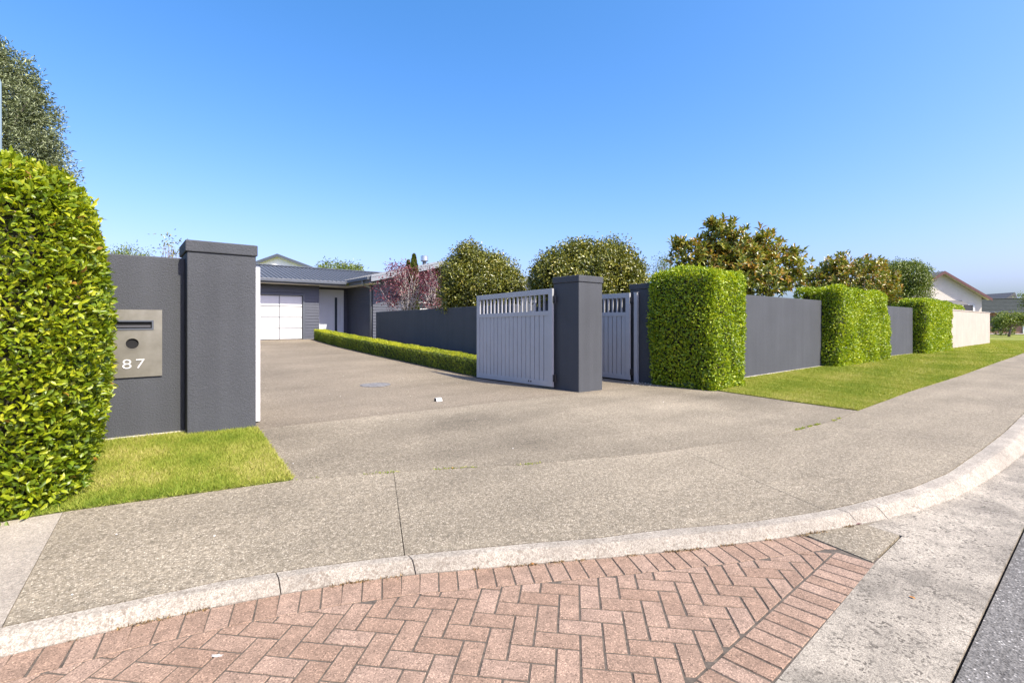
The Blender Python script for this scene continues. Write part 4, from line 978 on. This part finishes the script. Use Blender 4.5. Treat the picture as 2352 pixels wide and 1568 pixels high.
tree('shrub_tree', 'dense dark green clipped tree beside the cream house roof', 'tree', s, t, [blob(2080, 640, 27, 1.08, .98), blob(2078, 680, 27, 1.15, .9), blob(2050, 625, 27, .6, .55), blob(2095, 625, 27, .6, .55)], 'dark_leaf', 35, 22000, .10, .05, clump=.2, nlimb=10, shell=(.75, 1.0))
s, t, _ = at(1520, 737, 19)
tree('shrub_tree', 'small sparse tree tip left of the large magnolia', 'tree', s, t, [blob(1525, 625, 19, .4, .6), blob(1515, 660, 19, .55, .6)], 'dark_leaf', 36, 2500, .09, .03, clump=.2, nlimb=12)
# plum trees and slim conifers beside the wing
s, t, _ = at(940, 737, 18.8)
tree('plum_tree', 'red leaved plum with pale bare branches in front of the house wing', 'tree', s, t, [blob(905, 665, 18.8, .7, .5), blob(945, 655, 18.8, .85, .75), blob(920, 625, 18.8, .6, .3), blob(985, 670, 18.6, .5, .7), blob(900, 695, 18.8, .5, .4)], 'plum_leaf', 37, 3800, .08, .05, clump=.22, bark='pale_bark', trunk_r=.05, nlimb=34, twig_n=150, shell=(.5, 1.0), trunks=2)
s, t, _ = at(998, 737, 18.2)
tree('plum_tree', 'smaller red leaved plum against the wing windows', 'tree', s, t, [blob(995, 660, 18.2, .5, .75), blob(1010, 690, 18.2, .6, .5), blob(985, 640, 18.2, .35, .5)], 'plum_leaf', 38, 1900, .08, .045, clump=.2, bark='pale_bark', trunk_r=.04, nlimb=24, twig_n=90, shell=(.5, 1.0), trunks=2)
def conifer(label, u, Y, vtop, w, seed):
    s, t, z1 = at(u, vtop, Y); rng = np.random.default_rng(seed); zg = float(G(s, t)); root = thing('slim_conifer', label, 'tree', (s, t, zg), 'slim columnar conifers')
    N = 7000; f = rng.random(N); z = zg + .1 + (z1 - zg) * f; r_ = w * np.clip(1.25 * np.minimum((1 - f) ** .6, 1), 0, 1) * (.75 + .25 * np.sin(f * 9)) * np.sqrt(rng.uniform(.35, 1, N)); a = rng.uniform(0, 6.283, N)
    r_ *= 1 + .2 * np.sin(a * 5 + f * 20); p = np.stack([s + r_ * np.cos(a), t + r_ * np.sin(a), z], 1); n = np.stack([np.cos(a), np.sin(a), np.zeros(N)], 1); d, ln = leaf_frame(rng, n, .35, 1.0, .25)
    leaves('crown', p, d, ln, np.full(N, .11), np.full(N, .035), np.clip(rng.random(N) * .8 + .2 * (rng.random(N) > .8), 0, 1), 'conifer_leaf', root)
    build('trunk', MB().tube([(s, t, zg - .05), (s, t, zg + (z1 - zg) * .8)], [.05, .015], 6), 'bark', root)
conifer('slim yellow green conifer, the taller of the pair by the house wing', 951, 19.6, 592, .30, 41)
conifer('slim yellow green conifer, the shorter of the pair by the house wing', 938, 19.9, 606, .26, 42)
# olive tree top left behind the wall
s, t, _ = at(10, 737, 7.6)
tree('olive_tree', 'grey green clipped olive tree towering behind the left hedge', 'tree', s, t, [blob(-34, 300, 7.6, .93, 1.05), blob(-70, 200, 7.6, .86, .85), blob(-24, 385, 7.6, 1.0, .9), blob(-120, 300, 7.6, 1.2, 1.4), blob(-90, 135, 7.6, .62, .40)], 'olive_leaf', 43, 80000, .075, .016, clump=.11, trunk_r=.09, nlimb=16, shell=(.80, .97))
# greenery peeping over the left wall and the garage roof
s, t, _ = at(304, 737, 17)
tree('background_tree', 'olive toned tree top just above the letterbox wall', 'tree', s, t, [blob(304, 594, 17, .6, .36), blob(270, 600, 17, .4, .3)], 'dark_leaf', 44, 2600, .07, .035, nlimb=6)
s, t, _ = at(400, 737, 9.5)
tree('background_tree', 'thin twiggy sapling showing left of the tall pillar', 'tree', s, t, [blob(402, 582, 9.5, .20, .2), blob(388, 566, 9.5, .12, .12), blob(412, 570, 9.5, .09, .1)], 'camellia_leaf', 45, 170, .06, .035, clump=.2, nlimb=12, trunk_r=.025, twig_n=10)
s, t, _ = at(785, 737, 36)
tree('background_tree', 'leafy tree top rising behind the garage roof ridge', 'tree', s, t, [blob(765, 618, 36, 1.0, .55), blob(800, 620, 36, 1.1, .38), blob(752, 612, 36, .5, .4), blob(822, 622, 36, .35, .3)], 'dark_leaf', 46, 2600, .17, .085, clump=.35, nlimb=10, gz=.6)
# far right street tree and greenery
s, t, _ = at(2317, 737, 64)
tree('street_tree', 'small spreading maple on the grass at the far end of the street', 'tree', s, t, [blob(2300, 731, 64, 1.1, .55), blob(2330, 728, 64, 1.2, .6), blob(2312, 738, 64, 1.3, .45), blob(2350, 735, 64, .9, .6)], 'maple_leaf', 47, 3000, .24, .15, clump=.45, trunk_r=.14, nlimb=12)
s, t, _ = at(2298, 737, 72)
tree('cone_bush', 'dark conical bush behind the far street maple', 'bush', s, t, [blob(2303, 760, 72, 1.2, 1.2), blob(2303, 742, 72, .9, 1.2)], 'dark_leaf', 48, 3000, .25, .12, clump=.3, nlimb=5, shell=(.7, 1))
s, t, _ = at(2372, 737, 58)
tree('street_tree', 'pale green tree cut by the right edge of the picture', 'tree', s, t, [blob(2368, 677, 58, 1.1, .9), blob(2385, 690, 58, 1.4, 1.2)], 'maple_leaf', 49, 2500, .22, .13, clump=.4, trunk_r=.12, nlimb=10)

# ------------------------------------------------------------------ lawns
lawnL = [(1.105, jt(1.105) + .012), (1.225, 6.19), (.55, 6.21), (.54, 6.39), (-7, 6.39)] + [(s, jt(s) + .006) for s in (-7, -3, -1, -.31, .2, .7)]
sheet('lawn', lawnL, 'lawn_soil', .25, .012, .03, kind='structure')
lawnR = [(s, jt(s) + .008) for s in [RE + .01, 10, 12, 14, 18, 24, 32, 45, 60, 90]] + [(90, 12), (60, 12), (59.6, 5.55), (10, 5.55), (9.6, 5.0), (9.31, 4.7), (RE + .13, 3.2)]
sheet('lawn', lawnR, 'lawn_soil', .4, .012, .03, kind='structure')
def grass(name, label, poly, specs, seed, patch=.5, mean=.5):
    rng = np.random.default_rng(seed); root = tag(link(name, None, None, (poly[0][0], poly[0][1], 0)), label, 'grass', None, 'stuff')
    Ps, Ls, Ws, Rs = [], [], [], []
    for (s0, s1, t0, t1, dens, L, W) in specs:
        n = int((s1 - s0) * (t1 - t0) * dens); s = rng.uniform(s0, s1, n); t = rng.uniform(t0, t1, n); k = inside(poly, s, t); s, t = s[k], t[k]; n = len(s)
        p = np.stack([s, t, G(s, t) + .008], 1); Ps.append(p); Ls.append(L * rng.uniform(.5, 1.25, n)); Ws.append(W * rng.uniform(.7, 1.2, n))
        dry = mean + patch * np.clip(wob(p * np.array([1, 1, 0]), seed, .42, 1.6) + wob(p * np.array([1, 1, 0]), seed + 1, .36, 6), -1, 1)
        Rs.append(np.clip(.5 * rng.beta(2, 2, n) + .5 * dry + .04, 0, 1))
    p = np.concatenate(Ps); L = np.concatenate(Ls); W = np.concatenate(Ws); R = np.concatenate(Rs); n = len(p)
    d = nrm(np.array([0, 0, 1.]) + rng.normal(size=(n, 3)) * np.array([.75, .75, .1])); x = rng.normal(size=(n, 3)); nn = nrm(x - d * np.sum(x * d, 1, keepdims=True))
    leaves('blades', p, d, nn, L, W, R, 'grass_blade', root, BLADE)
fr_ = .02
grass('grass', 'short patchy grass below the letterbox', [(a + (.015 if i < 2 else 0), b - .012) for i, (a, b) in enumerate(lawnL)], [(-1.2, 1.35, 4.1, 6.4, 20000, .044, .0065)], 51, .55, .36)
grass('grass', 'mown lawn strip between footpath and the hedged wall', [(s, jt(s) - .004) for s in [RE + .0, 10, 12, 14, 18, 24, 32, 45, 60, 90]] + lawnR[10:], [(8.6, 11, 2, 5.6, 12000, .04, .008), (11, 15, 2, 5.6, 7500, .04, .010), (15, 22, 2, 5.6, 4000, .045, .014), (22, 36, 2, 5.6, 1500, .05, .022), (36, 70, 2, 9, 350, .055, .045)], 52, .36, .56)
# grass and moss in the joint between footpath and drive, dry litter along the kerb
def joint_growth(name, label, pts, mat, n, L, W, seed, spread=.012, lo=0., hi=1.):
    rng = np.random.default_rng(seed); root = tag(link(name, None, None, (pts[0][0], pts[0][1], 0)), label, 'moss', None, 'stuff')
    pts = np.array(pts); seg = np.r_[0, np.cumsum(np.hypot(*np.diff(pts, axis=0).T))]; q = rng.uniform(lo, hi, n) ** 1 * seg[-1]
    cl_ = wob(np.stack([q, q * 0, q * 0], 1), seed, .5, 9); q = q[cl_ > .15]; m = len(q)
    s = np.interp(q, seg, pts[:, 0]) + rng.normal(size=m) * spread; t = np.interp(q, seg, pts[:, 1]) + rng.normal(size=m) * spread
    p = np.stack([s, t, G(s, t) + .002], 1); d = nrm(np.array([0, 0, .5]) + rng.normal(size=(m, 3)) * .7); d[:, 2] = abs(d[:, 2]); x = rng.normal(size=(m, 3)); nn = nrm(x - d * np.sum(x * d, 1, keepdims=True))
    leaves('tufts', p, d, nn, L * rng.uniform(.5, 1.2, m), np.full(m, W), np.clip(rng.random(m), 0, 1), mat, root, BLADE)
joint_growth('joint_grass', 'grass tufts in the joint between footpath and driveway', [(s, jt(s)) for s in np.linspace(5.9, 7.9, 20)], 'grass_blade', 1500, .026, .007, 61, .010)
joint_growth('joint_moss', 'sparse dry moss in the footpath joint near the left grass', [(s, jt(s)) for s in np.linspace(1.1, 3.4, 20)], 'grass_blade', 500, .02, .007, 62, .010)
m_leaf('dry_litter', [(0, (.06, .04, .02)), (.5, (.17, .10, .04)), (1, (.34, .22, .08))], .9, .1)
joint_growth('kerb_litter', 'dry plant litter lying along the foot of the kerb', [(s, kf(s) - .008) for s in np.linspace(-.6, 4.0, 80)], 'dry_litter', 2600, .014, .006, 63, .009)

# ------------------------------------------------------------------ small things
sx, ty_ = gp(1009, 921); zg = float(G(sx, ty_))
gs_ = thing('gate_stop', 'small white gate stop block lying on the driveway', 'block', (sx, ty_, zg))
build('block', MB().hexa([(sx - .055, ty_ - .02, zg - .01), (sx + .055, ty_ - .02, zg - .01), (sx + .055, ty_ + .05, zg - .01), (sx - .055, ty_ + .05, zg - .01), (sx - .05, ty_ + .015, zg + .052), (sx + .05, ty_ + .015, zg + .052), (sx + .05, ty_ + .05, zg + .052), (sx - .05, ty_ + .05, zg + .052)]), 'white_paint', gs_, bevel=.004)
build('rubber_end', MB().box(sx - .068, sx - .0565, ty_ + .0, ty_ + .05, zg, zg + .05), 'black_metal', gs_)
lx, lt = gp(862, 884); lz = float(G(lx, lt))
ld = thing('drain_lid', 'round grey drain lid set flush in the driveway', 'drain lid', (lx, lt, lz))
build('lid', MB().tube([(lx, lt, lz - .03), (lx, lt, lz + .010), (lx, lt, lz + .013)], [.285, .285, .27], 32), 'lid_grey', ld)
rg = MB(); n = 32; rg.v = [(lx + r_ * math.cos(k * 2 * math.pi / n), lt + r_ * math.sin(k * 2 * math.pi / n), lz + z_) for r_, z_ in ((.287, .006), (.292, .012), (.315, .012), (.32, .0)) for k in range(n)]
rg.f = [(q * n + k, (q + 1) * n + k, (q + 1) * n + (k + 1) % n, q * n + (k + 1) % n) for q in range(3) for k in range(n)]; build('rim', rg, 'lid_grey', ld)
def fallen(label, u, v, size, mat, seed, hf=None):
    s, t = gp(u, v); z = float(G(s, t)) + .004; r_ = random.Random(seed); a = r_.uniform(0, 6.28); d = (math.cos(a), math.sin(a)); e = (-d[1], d[0])
    P = [(-.5, 0, .0), (-.2, .25, .10), (.2, .27, .12), (.5, 0, .05), (.2, -.25, .08), (-.2, -.24, .14), (0, 0, .02)]
    mb = MB().add([(s + (p[0] * d[0] + p[1] * e[0]) * size, t + (p[0] * d[1] + p[1] * e[1]) * size, z + p[2] * size) for p in P], [(0, 1, 6), (1, 2, 6), (2, 3, 6), (3, 4, 6), (4, 5, 6), (5, 0, 6)])
    o = build('fallen_leaf', mb, mat, None, (s, t, z)); tag(o, label, 'leaf', 'fallen leaves')
fallen('orange fallen leaf at the foot of the kerb above the bricks', 1224, 1294, .035, 'dry_leaf', 1)
fallen('dark red fallen leaf where the kerb meets the concrete infill', 1972, 1204, .05, 'brown_timber', 2)
fallen('orange fallen leaf on the concrete channel', 2095, 1373, .03, 'dry_leaf', 3)
fallen('brown fallen leaf on the driveway by the box hedge', 1001, 851, .10, 'brown_timber', 4)
fallen('brown fallen leaf on the footpath joint in front of the driveway', 1040, 1075, .04, 'dry_leaf', 5)
# petals by the corner hedge
rng = np.random.default_rng(71); root = tag(link('petals', None, None, (9.0, 6.2, .02)), 'scattered white petals on the ground beside the pedestrian gate', 'petals', None, 'stuff')
n = 60; s = rng.normal(9.0, .25, n); t = rng.normal(6.35, .22, n); p = np.stack([s, t, G(s, t) + .004], 1); a = rng.uniform(0, 6.28, n); d = nrm(np.stack([np.cos(a), np.sin(a), a * 0 + .15], 1)); nn = np.tile(np.array([[0, 0, 1.]]), (n, 1)); nn = nrm(nn - d * np.sum(nn * d, 1, keepdims=True))
leaves('petal_scatter', p, d, nn, rng.uniform(.02, .04, n), rng.uniform(.014, .03, n), np.ones(n), 'petal', root)
# small pale chips scattered on the court and bricks
rng = np.random.default_rng(72); root = tag(link('stone_chips', None, None, (4, 9, .1)), 'tiny pale stone chips scattered over the driveway and footpath', 'chips', None, 'stuff')
n = 150; s = rng.uniform(-.3, 8.5, n); t = rng.uniform(3.2, 20, n); k = s < 6.3 + (t < 6) * 2.5; s, t = s[k], t[k]; n = len(s)
k = ~inside(lawnL, s, t) & (t > np.interp(s, KBs, KBt) + .1); s, t = s[k], t[k]; n = len(s)
p = np.stack([s, t, G(s, t) + .004], 1); a = rng.uniform(0, 6.28, n); d = nrm(np.stack([np.cos(a), np.sin(a), a * 0 + .3], 1)); nn = np.tile(np.array([[0, 0, 1.]]), (n, 1)); nn = nrm(nn - d * np.sum(nn * d, 1, keepdims=True))
leaves('chip_scatter', p, d, nn, rng.uniform(.008, .02, n), rng.uniform(.008, .018, n), np.ones(n), 'petal', root)
ps, ptt = un(498, 1506, 0.0); rr_ = random.Random(8); pts = []
for k in range(14):
    a = k * 2 * math.pi / 14; r_ = .5 + .5 * rr_.random(); x = .030 * r_ * math.cos(a); y = .013 * r_ * math.sin(a); xx, yy = cS * x + sS * y, -sS * x + cS * y; pts.append((ps + xx, ptt + yy, .0036))
sp = build('paint_splash', MB().prism([(p[0], p[1], .0022) for p in pts], (0, 0, .0014)), 'footing', None, (ps, ptt, .002)); tag(sp, 'small white paint splash on the brick paving at lower left', 'paint splash')
# pole at the left edge
s, t, _ = at(-10, 737, 6.5); zg = float(G(s, t))
pr = thing('lamp_pole', 'blue grey metal pole at the left edge above the hedge', 'pole', (s, t, zg))
build('pole', MB().tube([(s, t, zg - .05), (s, t, 4.72), (s - .03, t, 4.9)], [.085, .056, .030], 14), 'pole_grey', pr, smooth=True)
build('pole_top', MB().tube([(s - .03, t, 4.9), (s - .03, t, 4.93)], [.032, .026], 12), 'pole_grey', pr)
